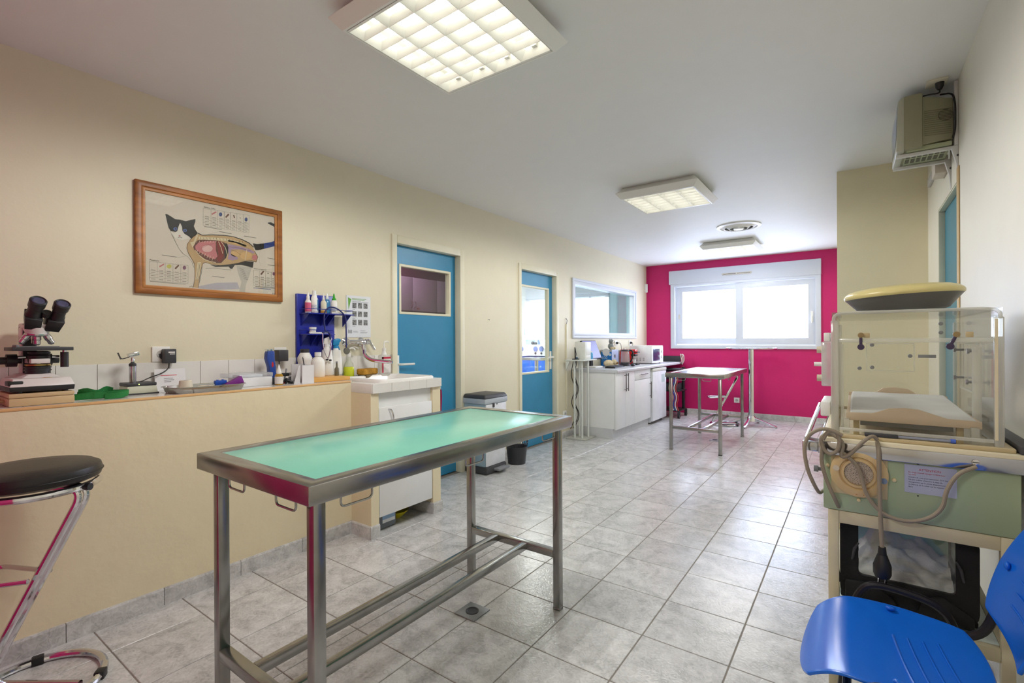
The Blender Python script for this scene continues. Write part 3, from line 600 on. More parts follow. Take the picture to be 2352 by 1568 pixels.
ART=[(0,'shadow_lilac','2560,190 3460,470 4660,610 4810,230 3460,70 2560,70'),
(0,'sketch_grey','4620,1610 5530,1620 5370,1070 5170,530 5110,50 4760,50 4910,660 4710,1160'),
(1,'black','5590,3120 5860,3120 6290,3230 6280,2880 5910,2740 5750,2720|6520,4580 6730,4650 7020,4570 7020,4370 6790,4460 6540,4530|950,3960 1050,3960 1220,3880 1410,3770 1630,3790 1930,3760 2140,3860 2410,3980 2410,3840 2330,3560 2400,3380 2530,3210 2440,3070 2190,2830 2090,2940 1880,3040 1200,3080 1100,3250 1060,3430 1010,3680'),
(1,'blue','6290,3230 6730,3380 7020,3530 7020,3180 6610,3010 6280,2880|5610,350 6710,350 6710,380 5620,380'),
(1,'grey_line','1230,2920 1370,2620 1390,2630 1250,2930|1370,2620 1580,2180 1590,2190 1390,2630|1580,2180 1780,1920 1800,1940 1590,2190|1790,1920 2040,1770 2050,1780 1800,1940|2040,1770 2210,1550 2220,1560 2050,1780|2210,1550 2310,1230 2330,1240 2220,1560|2750,1460 2700,1030 2730,1030 2770,1460|2700,1040 2590,390 2610,390 2730,1030|2080,90 2210,170 2200,190 2070,110|2200,170 2260,100 2280,120 2210,190|2920,1240 3370,1320 3370,1340 2920,1260|3370,1320 3840,1300 3840,1320 3370,1340|3840,1300 4320,1310 4320,1330 3840,1320|2810,4660 5380,4800 5390,4810 2820,4670|2810,4180 5370,4250 5370,4260 2810,4190|2810,4020 5370,4080 5370,4090 2810,4030|2810,3860 5370,3890 5370,3910 2810,3870|2810,3690 5360,3710 5360,3720 2810,3700|2810,4670 2800,3700 2810,3700 2820,4670|3220,4690 3210,3700 3220,3700 3230,4690|3590,4710 3580,3700 3590,3700 3600,4710|3940,4730 3930,3700 3940,3710 3960,4730|4300,4740 4290,3710 4300,3710 4320,4750|4650,4760 4630,3710 4640,3710 4660,4760|5020,4780 5000,3710 5020,3710 5030,4780|5380,4800 5360,3710 5370,3720 5390,4800|2900,4220 3120,4230 3120,4250 2900,4250|3300,4230 3500,4240 3500,4270 3300,4260|3670,4250 3850,4250 3860,4280 3670,4270|4020,4260 4210,4260 4220,4290 4020,4280|4380,4270 4560,4270 4560,4300 4380,4290|4720,4280 4920,4280 4930,4310 4730,4300|5100,4290 5280,4300 5290,4320 5100,4320|2900,4090 3120,4100 3120,4130 2900,4120|3300,4100 3500,4110 3500,4140 3300,4130|3670,4110 3850,4120 3860,4140 3670,4140|4020,4120 4210,4130 4210,4150 4020,4150|4370,4130 4560,4140 4560,4160 4380,4160|4720,4140 4920,4150 4920,4170 4730,4170|5090,4150 5280,4160 5280,4180 5100,4180|2900,3930 3110,3940 3120,3960 2900,3960|3300,3940 3490,3940 3500,3970 3300,3970|3660,3950 3850,3950 3850,3980 3670,3970|4020,3950 4210,3960 4210,3980 4020,3980|4370,3960 4550,3960 4560,3990 4380,3990|4720,3970 4920,3970 4920,4000 4720,3990|5090,3970 5280,3980 5280,4000 5090,4000|2900,3770 3110,3770 3120,3800 2900,3790|3300,3770 3490,3770 3500,3800 3300,3800|3660,3780 3850,3780 3850,3800 3670,3800|4010,3780 4210,3780 4210,3810 4020,3810|4370,3780 4550,3790 4550,3810 4370,3810|4720,3790 4910,3790 4920,3820 4720,3810|5090,3790 5270,3790 5280,3820 5090,3820|210,1290 2030,1300 2030,1310 210,1300|210,800 2030,820 2030,830 210,810|210,640 2030,660 2030,670 210,650|200,460 2030,480 2030,490 210,470|200,280 2030,300 2030,310 200,290|200,1290 200,280 210,290 210,1290|570,1290 570,290 570,290 580,1300|930,1300 920,290 930,290 940,1300|1290,1300 1290,300 1300,300 1300,1300|1670,1300 1660,300 1670,300 1680,1300|2030,1300 2020,310 2030,310 2040,1300|290,850 480,850 480,870 290,870|650,850 840,850 840,880 650,870|1010,850 1200,860 1200,880 1010,880|1380,860 1570,860 1570,880 1380,880|1750,860 1940,860 1940,890 1750,880|290,720 480,720 480,740 290,740|650,720 840,720 840,750 650,740|1010,720 1200,730 1200,750 1010,750|1370,730 1570,730 1570,750 1380,750|1750,730 1940,730 1940,760 1750,750|280,550 480,550 480,570 290,570|650,550 840,550 840,580 650,570|1010,550 1200,560 1200,580 1010,580|1370,560 1570,560 1570,580 1380,580|1740,560 1940,560 1940,590 1750,590|280,370 480,370 480,390 280,390|650,370 840,370 840,400 650,390|1010,370 1200,380 1200,400 1010,400|1370,380 1570,380 1570,400 1370,400|1740,380 1940,380 1940,410 1750,410|5620,1460 6990,1460 7000,1470 5620,1470|5620,1020 6990,1020 6990,1030 5620,1030|5620,870 6990,860 6990,880 5620,880|5620,700 6990,690 6990,700 5620,710|5610,510 6990,490 6990,510 5620,520|5610,1460 5610,510 5620,510 5630,1460|5990,1460 5980,510 6000,510 6000,1460|6360,1460 6350,510 6370,510 6370,1470|6730,1470 6730,500 6740,500 6750,1470|6990,1470 6980,500 7000,500 7000,1470|5700,1060 5900,1060 5900,1090 5700,1090|6070,1060 6270,1060 6270,1090 6080,1090|6440,1060 6640,1060 6650,1090 6450,1090|6790,1060 6930,1060 6930,1090 6800,1090|5700,940 5900,940 5900,960 5700,960|6070,930 6270,930 6270,960 6070,960|6440,930 6640,930 6640,960 6440,960|6790,930 6930,930 6930,960 6790,960|5700,780 5900,770 5900,800 5700,800|6070,770 6270,770 6270,800 6070,800|6440,770 6640,770 6640,800 6440,800|6790,770 6930,770 6930,800 6790,800|5700,590 5890,590 5900,620 5700,620|6070,590 6270,590 6270,620 6070,620|6440,590 6640,590 6640,610 6440,620|6790,590 6930,580 6930,610 6790,610|3660,3480 4350,3470 4360,3500 3670,3520|5080,3460 5800,3470 5810,3500 5080,3500|780,1700 1490,1680 1490,1710 780,1730|3250,820 3930,810 3930,840 3260,850|6500,2320 6990,2310 6990,2340 6500,2350|6500,1890 6980,1890 6990,1930 6500,1920|2860,3630 3800,3620 3810,3650 2860,3660|240,230 1910,230 1910,250 240,260|5730,440 6990,430 6990,460 5740,480|1520,1660 1920,1820 1920,1830 1520,1670|3020,3200 3640,3480 3640,3490 3020,3210|4850,3310 5080,3470 5080,3480 4850,3310'),
(1,'tan','2550,3180 2700,3140 3020,3150 3480,3280 3950,3330 4430,3330 4930,3240 5330,3100 5590,2900 5700,2650 5800,2460 5910,2310 5800,1970 5530,2050 5120,1970 4670,1780 4180,1640 3700,1530 3280,1520 2920,1600 2780,1530 2690,1230 2630,830 2580,530 2530,90 2270,110 2340,510 2360,900 2340,1430 2220,1700 2050,1970 1960,2240 1980,2480 2130,2750 2310,2970'),
(2,'black','2520,3180 2740,3100 2760,3140 2540,3230|2750,3100 3290,3210 3290,3260 2750,3140|3290,3210 3950,3300 3950,3350 3290,3260|3940,3300 4480,3310 4480,3350 3950,3350|4470,3310 4970,3210 4980,3260 4490,3350|4970,3210 5370,3070 5400,3120 4990,3260|5370,3070 5630,2870 5660,2910 5400,3110|3140,1480 3470,1490 4180,1620 4720,1780 5120,1940 5640,1980 5580,1600 5330,1650 4870,1700 4520,1640 4370,1390 4250,1400 4180,1510 3470,1400'),
(2,'blue_dot','3830,4540 3820,4480 3800,4440 3760,4400 3720,4400 3680,4410 3660,4450 3650,4500 3660,4550 3680,4600 3720,4630 3760,4640 3800,4620 3820,4590|5280,4530 5280,4480 5250,4430 5220,4400 5180,4390 5140,4410 5120,4450 5110,4500 5120,4550 5140,4600 5180,4630 5220,4640 5250,4620 5280,4580'),
(2,'brown','4160,4650 4230,4600 4050,4370 3990,4420|1550,1290 1600,1240 1430,1020 1370,1070|6220,1500 6290,1450 6120,1210 6040,1260|4550,4480 4490,4450 4440,4620 4500,4650'),
(2,'brown_line','2540,3170 2300,2970 2310,2950 2550,3150|2300,2970 2130,2750 2140,2730 2320,2960|2130,2750 1990,2480 2010,2470 2140,2740|1990,2480 1960,2240 1980,2240 2010,2480|1960,2240 2050,1960 2070,1970 1980,2250|2050,1960 2210,1690 2230,1710 2070,1980|2210,1700 2340,1420 2360,1440 2230,1710|2340,1430 2360,900 2380,900 2360,1430|2360,900 2340,510 2360,510 2380,900|2340,510 2270,130 2300,120 2360,510|2550,100 2600,530 2580,530 2530,100|2600,530 2640,830 2620,830 2580,530|2640,830 2710,1230 2690,1230 2620,830|2710,1230 2800,1520 2780,1530 2690,1230|2800,1510 2930,1580 2920,1600 2790,1540|2920,1580 3280,1510 3290,1530 2930,1600|3280,1510 3700,1510 3700,1530 3280,1530|3700,1510 4180,1620 4180,1640 3700,1530|4180,1620 4670,1760 4670,1780 4180,1640|4670,1760 5130,1940 5120,1970 4670,1780|5120,1940 5540,2020 5530,2050 5120,1970|5530,2020 5780,1970 5790,2000 5540,2050|5800,1980 5910,2310 5880,2310 5770,1990|5910,2320 5710,2660 5680,2650 5880,2300'),
(2,'dark_red','2310,2630 2570,2820 3020,2920 3520,2960 3940,2900 4090,2720 4130,2370 4030,2000 3750,1660 3370,1610 3010,1710 2570,1990 2330,2250 2280,2440'),
(2,'grey_line','4790,1470 5060,1370 5070,1390 4800,1490|4840,1350 5110,1260 5120,1280 4840,1370|4890,1230 5170,1150 5170,1170 4890,1250|4940,1110 5220,1040 5220,1060 4940,1130|4990,990 5270,930 5270,950 4990,1010|5040,870 5320,820 5320,840 5040,890|4890,4550 4880,4510 4810,4520 4820,4560|6580,1380 6560,1330 6490,1340 6500,1400'),
(2,'pink','3490,4650 3520,4580 3280,4390 3240,4450|860,1260 890,1200 680,1040 650,1100'),
(2,'purple','1930,1170 1930,1120 1900,1080 1870,1050 1830,1050 1800,1060 1770,1100 1770,1150 1770,1200 1800,1240 1830,1270 1870,1270 1900,1260 1930,1220|6990,1380 6980,1340 6960,1290 6920,1270 6890,1270 6850,1280 6830,1320 6820,1370 6830,1410 6850,1460 6890,1480 6920,1480 6960,1470 6980,1430'),
(2,'white','1650,3610 1740,3420 1760,3190 1880,3020 2090,2930 2140,2850 1880,2720 1630,2660 1420,2720 1240,2930 1200,3080 1340,2980 1510,3130 1570,3390'),
(2,'yellow','1230,1160 1220,1110 1190,1070 1140,1040 1090,1030 1050,1050 1010,1090 1000,1130 1020,1180 1050,1220 1090,1250 1140,1260 1190,1240 1220,1210'),
(3,'black','3940,2850 4090,2870 4160,2630 4130,2270 3990,1940 3920,2240|1550,2770 1630,2820 1630,2840 1540,2790|1630,2820 1730,2790 1740,2810 1630,2840'),
(3,'blue_eye','1510,3250 1500,3210 1470,3170 1440,3140 1390,3140 1360,3150 1330,3180 1320,3210 1330,3260 1360,3290 1400,3320 1440,3330 1480,3320 1500,3290|1980,3250 1970,3210 1940,3180 1900,3150 1860,3150 1820,3150 1790,3180 1790,3220 1790,3250 1820,3290 1860,3310 1900,3320 1940,3310 1970,3290'),
(3,'bone','2570,3020 3020,3050 3520,3110 4040,3150 4580,3110 5030,3030 5230,2900 5130,2830 4580,2980 3940,3000 3240,2930 2570,2850|2500,1550 2700,1570 2560,580 2400,560|2130,2610 2310,2680 2440,3090 2570,3160 2390,2600 2260,2340'),
(3,'lilac','4140,2830 4430,2830 4920,2800 5430,2720 5700,2600 5640,2490 5280,2570 4820,2630 4330,2550 4280,2290 4670,2140 4720,2020 4370,1890 4130,1940 4180,2280 4110,2570'),
(3,'pale_tan','4810,2370 4780,2290 4710,2210 4600,2160 4490,2150 4390,2170 4320,2220 4290,2290 4320,2370 4390,2440 4490,2490 4610,2510 4710,2490 4780,2440|5540,2340 5500,2220 5400,2120 5250,2050 5090,2030 4950,2060 4850,2130 4820,2240 4860,2350 4950,2450 5100,2520 5260,2550 5400,2520 5500,2440|4140,3090 4680,3050 5130,2960 5440,2830 4920,2850 4430,2900 4140,2930'),
(3,'pink','2390,2450 2570,2680 2930,2810 3470,2900 3470,2620 3470,2370 3560,2040 3420,1840 3150,1880 2830,2030 2520,2180 2410,2260|5860,2280 5850,2200 5800,2140 5740,2090 5670,2080 5600,2110 5560,2160 5550,2230 5560,2310 5610,2380 5670,2420 5740,2430 5800,2400 5850,2350|1670,2900 1670,2890 1650,2870 1630,2860 1610,2860 1590,2860 1570,2870 1570,2880 1570,2900 1590,2910 1610,2920 1630,2930 1650,2920 1670,2910'),
(3,'red','3520,2880 3750,2950 3900,2840 3940,2490 3890,2080 3700,1700 3510,1830 3610,2140 3560,2440'),
(4,'black','1470,3240 1470,3220 1460,3210 1440,3200 1420,3190 1410,3200 1400,3210 1400,3230 1400,3250 1410,3260 1420,3270 1440,3280 1460,3270 1470,3260|1930,3240 1920,3220 1910,3210 1900,3190 1880,3190 1870,3200 1860,3210 1850,3230 1860,3250 1870,3260 1880,3270 1900,3280 1910,3270 1920,3260'),
(4,'bone','3600,2890 3740,2560 3770,2580 3630,2910|3740,2560 3830,2220 3860,2230 3770,2570|2550,1950 2820,1740 2840,1780 2580,1990|2820,1740 3140,1660 3150,1700 2840,1780|3140,1660 3460,1630 3470,1670 3150,1700|3740,2910 3980,2590 4000,2620 3770,2930|3970,2600 4120,2060 4150,2070 4010,2610|5210,2690 5100,1990 5140,1990 5250,2690|2380,2200 2550,1980 2580,2010 2400,2220|2470,2090 2530,2230 2510,2240 2450,2100|2600,2040 2660,2180 2640,2190 2580,2040|2730,1980 2800,2140 2780,2150 2710,1980|2860,1920 2930,2090 2910,2100 2840,1920|3000,1860 3070,2050 3050,2060 2980,1860|3130,1800 3200,2010 3180,2010 3110,1800|3270,1740 3340,1960 3320,1970 3250,1740|2470,2750 2440,2650 2450,2640 2490,2750|2610,2780 2580,2670 2590,2670 2630,2770|2760,2800 2720,2690 2740,2690 2770,2790|2900,2820 2860,2720 2880,2710 2920,2820|3040,2850 3010,2740 3020,2740 3060,2840|3190,2870 3150,2770 3170,2760 3210,2870|3340,2900 3300,2790 3320,2780 3350,2890|3480,2920 3450,2810 3460,2810 3500,2920'),
(4,'brown_line','2630,2990 2660,2870 2680,2880 2650,2990|2800,3010 2830,2900 2840,2900 2810,3020|2970,3030 3000,2920 3020,2930 2980,3040|3140,3050 3170,2940 3190,2950 3160,3060|3310,3070 3350,2960 3360,2970 3330,3080|3490,3100 3520,2980 3540,2990 3510,3110|3670,3120 3700,3000 3720,3010 3680,3130|3850,3140 3880,3030 3900,3040 3860,3150|4030,3140 4060,3020 4080,3030 4050,3150|4210,3140 4240,3020 4260,3030 4230,3150|4400,3140 4430,3020 4450,3030 4410,3150|4580,3130 4620,3020 4630,3020 4600,3140|4770,3130 4810,3010 4820,3020 4790,3140|4960,3130 5000,3010 5020,3020 4980,3140|2560,1500 2510,1060 2520,1060 2570,1500|2510,1060 2450,570 2470,570 2520,1060|2620,1510 2570,1020 2580,1020 2640,1510|2570,1020 2510,550 2520,550 2580,1020|4330,2490 4570,2480 4570,2490 4330,2510|4570,2480 4870,2290 4880,2300 4580,2490|4180,2680 4670,2700 4670,2720 4180,2690|4670,2700 5430,2630 5440,2650 4680,2720|2700,2350 3020,2600 3010,2610 2700,2360|3020,2600 3380,2750 3380,2760 3010,2610'),
(4,'pale_pink','3300,2440 3270,2350 3190,2260 3070,2210 2950,2190 2840,2210 2760,2270 2740,2350 2760,2440 2840,2520 2950,2580 3080,2600 3190,2580 3270,2520'),
]
# ================================================================ PICTURE ON THE LEFT WALL
OAK = mat('oak_frame', (150, 92, 38), .4, var=.3, scale=5, stretch=(6, 1, 6))
OAKH = mat('oak_inner', (176, 118, 62), .4, var=.2, scale=5, stretch=(6, 1, 6))
pc = thing('framed_chart', 'oak-framed anatomy chart of a black and white cat on the cream wall', 'picture', (XL, 1.29, 1.50), world=True)
MB().ring(.897, 1.682, 1.498, 2.088, .030, XL+.001, XL+.024).build('frame', OAK, pc, bevel=.004)
MB().ring(.927, 1.652, 1.528, 2.058, .016, XL+.002, XL+.019).build('inner_slip', OAKH, pc, bevel=.003)
sh = box(XL+.004, XL+.008, .94, 1.64, 1.54, 2.046).build('chart_sheet', mat('chart_paper', (226, 216, 204), .5, var=.02), pc, smooth=0)
INK = dict(tan=(202, 170, 126), black=(38, 35, 38), blue=(44, 66, 140), bone=(226, 212, 178), pink=(206, 128, 134), pale_pink=(230, 190, 188), red=(136, 44, 46), dark_red=(110, 62, 58), lilac=(176, 150, 180), pale_tan=(218, 180, 128), white=(234, 230, 222), blue_eye=(96, 120, 184), grey_line=(128, 124, 120), shadow_lilac=(186, 182, 196), sketch_grey=(198, 192, 184), blue_dot=(62, 84, 140), brown=(112, 70, 56), yellow=(204, 202, 96), purple=(130, 80, 110), brown_line=(96, 66, 48))
for lay, key, dat in ART:
    mb = MB(); xx = XL+.0085+.0004*lay
    for pl in dat.split('|'):
        mb.poly([(xx, .94+int(p.split(',')[0])*1e-4, 1.54+int(p.split(',')[1])*1e-4) for p in pl.split()])
    mb.build('print', mat('ink_'+key, INK[key], .6, var=.05, scale=40), sh, smooth=0)
INKB = mat('ink_text', (40, 38, 38), .6)
lettering([('Sphère ORL', .0125, 1.224, 2.0125, 'LEFT'), ('Poumons', .0115, .963, 1.6745, 'LEFT'), ('Sphère urogénitale', .0105, 1.504, 1.6935, 'LEFT'), ('Fé', .016, 1.62, 1.546, 'LEFT')], face_x(XL+.0092, 0, 0), INKB, sh)
box(XL+.0125, XL+.0145, .942, 1.638, 1.542, 2.044).build('glazing', clear('chart_glass', (252, 252, 250), .07, .03), pc, smooth=0)

# ================================================================ HAND-WASHING NOTICE
nt_ = thing('wall_notice', 'white laminated hand-washing notice with nine grey photographs above the tap', 'notice', (XL, 2.28, 1.27), world=True)
sh2 = box(XL+.001, XL+.004, 2.175, 2.39, 1.272, 1.582).build('sheet', mat('notice_paper', (226, 228, 234), .18, var=.02), nt_, smooth=0)
PH = mat('photo_grey', (120, 120, 120), .5, var=.7, scale=90)
for r in range(3):
    for c in range(3):
        y0 = 2.225+c*.050; z0 = 1.490-r*.063
        box(XL+.0035, XL+.0048, y0, y0+.036, z0, z0+.040).build('photo', PH, sh2, smooth=0)
MB().poly([(XL+.0046, 2.187, 1.567), (XL+.0046, 2.216, 1.556), (XL+.0046, 2.192, 1.475)]).build('green_wedge', mat('notice_green', (104, 164, 60), .5), sh2, smooth=0)
tx = MB()
for z, a, b in ((1.559, 2.222, 2.35), (1.551, 2.222, 2.335)): tx.box(XL+.0035, XL+.0046, a, b, z, z+.004)
tx.build('heading', mat('notice_heading', (130, 170, 100), .5), sh2, smooth=0)
tx = MB()
for z, a, b in ((1.542, 2.225, 2.30), (1.536, 2.225, 2.37), (1.480, 2.225, 2.25), (1.417, 2.225, 2.262), (1.41, 2.225, 2.25), (1.354, 2.225, 2.25), (1.317, 2.232, 2.268), (1.311, 2.232, 2.275), (1.322, 2.295, 2.34), (1.310, 2.295, 2.36), (1.304, 2.295, 2.355)): tx.box(XL+.0035, XL+.0044, a, b, z, z+.0022)
for k in range(5): tx.box(XL+.0035, XL+.0046, 2.188+.007*k, 2.192+.007*k, 1.302, 1.330-.003*(k % 3))
tx.build('small_print', mat('notice_grey', (120, 122, 128), .5), sh2, smooth=0)

# ================================================================ SOCKETS
def socket(label, x, y, z, axis='x', holes=True, group='wall sockets'):
    t = thing('wall_socket', label, 'socket', (x, y, z), 0 if axis == 'x' else -PI/2, group)
    box(0, .010, -.041, .041, -.041, .041).build('plate', WPLAS, t, bevel=.003)
    if holes:
        Mx = ry(PI/2); lathe([(.021, 0), (.021, .0025), (.018, .0025), (.017, .0005), (0, .0005)], (.010, 0, 0), 24, Mx).build('well', mat('socket_grey', (200, 198, 192)), t)
        MB().cyl((.0102, -.0095, 0), (.0112, -.0095, 0), .0028, n=8).cyl((.0102, .0095, 0), (.0112, .0095, 0), .0028, n=8).cyl((.0102, 0, .010), (.018, 0, .010), .0024, n=8).build('contacts', DARK, t)
    return t
socket('white socket behind the black charger above the ledge', XL, 1.012, 1.178)
socket('white socket behind the hair clipper and its charger', XL, 1.672, 1.165)
socket('left white socket above the worktop, for the kettle', XL, 7.05, 1.20)
socket('right white socket above the worktop, for the coffee machine', XL, 7.62, 1.20)
socket('white socket low on the pink wall behind the far steel table', -1.565, YP, .268, 'y')
socket('white socket low on the cream wall right of the second blue door', XL, 5.42, .30)
# conduit and holes right of the second door
cdt = thing('cable_conduit', 'thin white cable conduit running down beside the interior window', 'conduit', (XL, 5.47, .35), world=True)
box(XL, XL+.014, 5.462, 5.482, .35, 1.45).build('trunking', FRAME, cdt, bevel=.002)
MB().tube([(XL+.007, 5.472, 1.45), (XL+.02, 5.468, 1.50), (XL+.004, 5.462, 1.53)], .004, n=6).build('loose_wire', GREY, cdt)
hk = thing('wall_hook', 'tiny metal hook on the wall between the blue doors', 'hook', (XL, 3.85, 1.46)); tube([(0, 0, 0), (.012, 0, 0), (.014, .008, -.008), (.012, .012, 0)], .002, n=6).build('wire', GREY, hk)
tag(hk, 'tiny metal hook on the cream wall between the blue doors', 'hook')
al = thing('alarm_sensor', 'small white alarm sensor in the corner of the pink wall', 'sensor', (-3.025, YP-.03, 2.16), math.radians(-45))
MB().prism([(-.035, 0), (.035, 0), (.035, -.03), (.022, -.052), (-.022, -.052), (-.035, -.03)], -.075, .075).build('case', WPLAS, al, bevel=.008)
MB().cyl((0, -.050, -.03), (0, -.055, -.03), .006).cyl((0, -.050, -.045), (0, -.055, -.045), .004).build('lens', DARK, al)
pd = thing('wall_box', 'small beige junction box above the right-hand door', 'junction box', (XR-.02, 3.72, 2.25), world=True)
box(XR-.055, XR, 3.66, 3.80, 2.185, 2.285).build('case', mat('box_beige', (206, 196, 184), .5), pd, bevel=.004)
sw = thing('door_sensor', 'small grey sensor on the cream wall above the right-hand door', 'sensor', (XR, 4.3, 2.3), world=True); box(XR-.018, XR, 4.20, 4.42, 2.29, 2.345).build('case', mat('sensor_grey', (196, 196, 196)), sw, bevel=.003)

# ================================================================ BLUE WALL RACK WITH BOTTLES
RBLUE = mat('rack_blue', (36, 48, 156), .3, var=.05)
rk = thing('wall_rack', 'royal blue plastic wall rack with two shelves above the ledge', 'rack', (XL, 1.92, 1.09), world=True)
box(XL+.001, XL+.022, 1.778, 2.063, 1.137, 1.563).build('back_panel', RBLUE, rk, bevel=.004)
box(XL+.009, XL+.022, 1.778, 2.063, 1.09, 1.14).build('back_panel_foot', RBLUE, rk)
def shelf(z, y0, y1, dep):
    s = box(XL+.02, XL+dep, y0, y1, z-.006, z).build('shelf', RBLUE, rk, bevel=.001)
    for yy in (y0+.012, (y0+y1)/2-.02, (y0+y1)/2+.03, y1-.02):
        MB().prism([(XL+.02, z-.006), (XL+dep-.012, z-.006), (XL+dep-.03, z-.02), (XL+.02, z-.085)], yy-.003, yy+.003, 'y').build('bracket', RBLUE, s, smooth=0)
    tube([(XL+.02, y0+.003, z+.026), (XL+dep-.004, y0+.003, z+.026), (XL+dep-.004, y1-.003, z+.026), (XL+.02, y1-.003, z+.026)], .0022, n=6, bend=.012).build('guard_rail', RBLUE, s)
shelf(1.433, 1.795, 2.15, .13); shelf(1.293, 1.79, 2.0, .12)
def bottle(name, label, cat, x, y, z, prof, bmat, capprof=None, cmat=None, band=None, group=None, sx=1, sy=1, n=20, rot=0):
    t = thing(name, label, cat, (x, y, z), rot, group)
    lathe(prof, n=n, sx=sx, sy=sy).build('body', bmat, t)
    if capprof: lathe(capprof, n=n).build('cap', cmat, t)
    if band:
        r, z0, z1, m = band; lathe([(r-.003, z0), (r+.0006, z0), (r+.0006, z1), (r-.003, z1)], n=n, sx=sx, sy=sy).build('label_band', m, t)
    return t
BW = mat('bottle_white', (238, 236, 230), .35, var=.02)
LPINK = mat('label_pink', (206, 92, 128), .5); LBLUE = mat('label_light_blue', (96, 150, 190), .5); LGREY = mat('label_grey', (196, 200, 206), .5, var=.25, scale=120)
GRP = 'bottles on the blue rack'
X1 = -2.965; Z1 = 1.4335
def pr(r, h, neck=.010): return [(0, 0), (r*.94, 0), (r, .004), (r, h*.78), (r*.7, h*.9), (neck, h*.93), (neck, h), (0, h)]
bottle('lotion_bottle', 'pink and white lotion bottle, leftmost on the blue rack', 'bottle', X1, 1.822, Z1, pr(.019, .095), BW, [(.0105, .088), (.0105, .108), (.006, .122), (.004, .136), (0, .136)], BW, (.019, .008, .068, LPINK), GRP)
bottle('shampoo_bottle', 'white shampoo bottle with a blue oval on the blue rack', 'bottle', X1, 1.866, Z1, pr(.020, .128), BW, [(.012, .112), (.0125, .15), (0, .15)], WHITE, (.020, .03, .055, LGREY), GRP)
bottle('shampoo_bottle', 'white bottle with light blue print behind the shampoo on the rack', 'bottle', X1-.034, 1.895, Z1, pr(.020, .12), BW, [(.012, .10), (.0125, .13), (0, .13)], WHITE, (.020, .02, .095, LBLUE), GRP)
bottle('dropper_bottle', 'cream dropper bottle with long nozzle and amber base on the rack', 'bottle', X1, 1.937, Z1, pr(.0195, .095), mat('cream_plastic', (220, 214, 190)), [(.008, .085), (.006, .11), (.0018, .14), (0, .14)], BW, (.0195, .004, .02, mat('amber', (206, 150, 60))), GRP)
bottle('solution_bottle', 'transparent blue solution bottle with white tip on the rack', 'bottle', X1-.03, 1.985, Z1, pr(.019, .11), mat('blue_liquid', (70, 140, 190), .15), [(.011, .098), (.009, .12), (.003, .143), (0, .143)], WHITE, None, GRP)
bottle('glue_bottle', 'white bottle with bright green pointed cap on the rack', 'bottle', X1, 2.018, Z1, pr(.0215, .105), BW, [(.014, .093), (.014, .106), (.008, .112), (.006, .13), (.0025, .143), (0, .143)], mat('cap_green', (52, 166, 40)), (.0215, .025, .05, LGREY), GRP)
bottle('cream_pot', 'small round white pot on the lower rack shelf', 'pot', -2.97, 1.858, 1.2935, [(0, 0), (.021, 0), (.021, .03), (0, .03)], BW, [(.0225, .03), (.0235, .034), (.0235, .046), (0, .046)], WHITE, None)
# pens lying on the rack shelves
for lab, x, y, z, a in (('white thermometer lying on the front of the upper rack shelf', -2.935, 2.04, 1.4395, 1.45), ('white digital thermometer lying on the lower rack shelf', -2.945, 1.88, 1.2995, 1.5)):
    t = thing('thermometer', lab, 'thermometer', (x, y, z), a, 'thermometers on the rack')
    box(-.06, .03, -.008, .008, -.006, .006).build('body', WPLAS, t, bevel=.003); cyl((.03, 0, 0), (.075, 0, 0), .004, .002, 8).build('tip', WHITE, t)
# stethoscope draped over the rack
sg = thing('stethoscope', 'dark blue stethoscope draped over the blue rack', 'stethoscope', (-2.88, 1.97, 1.10), world=True)
NAVY = mat('navy_rubber', (32, 40, 104), .45)
tube([(-2.912, 1.915, 1.315), (-2.912, 1.905, 1.36), (-2.912, 1.903, 1.42), (-2.912, 1.925, 1.465), (-2.912, 1.963, 1.480), (-2.912, 2.02, 1.464), (-2.91, 2.072, 1.42), (-2.908, 2.075, 1.33), (-2.908, 2.075, 1.20)], .0048, bend=.03).build('tubing', NAVY, sg)
tube([(-2.90, 1.885, 1.30), (-2.90, 1.912, 1.312), (-2.90, 1.94, 1.30), (-2.90, 1.945, 1.255)], .0065, bend=.02).build('yoke', NAVY, sg)
tube([(-2.90, 1.886, 1.30), (-2.895, 1.883, 1.23), (-2.89, 1.895, 1.16), (-2.89, 1.926, 1.12)], .003, bend=.03).build('ear_tube', CHROME, sg)
tube([(-2.90, 1.945, 1.258), (-2.895, 1.947, 1.21), (-2.89, 1.93, 1.15), (-2.885, 1.915, 1.125)], .003, bend=.03).build('ear_tube', CHROME, sg)
for y, z in ((1.935, 1.116), (1.91, 1.121)): MB().ball((-2.888, y, z), .007, .01, .006).build('ear_tip', BLACK, sg)
MB().lathe([(0, 0), (.024, 0), (.0255, .004), (.023, .010), (0, .012)], (-2.912, 2.078, 1.176), 28, ry(PI/2)).build('chest_piece', mat('steth_grey', (120, 118, 110), .35, .6), sg)

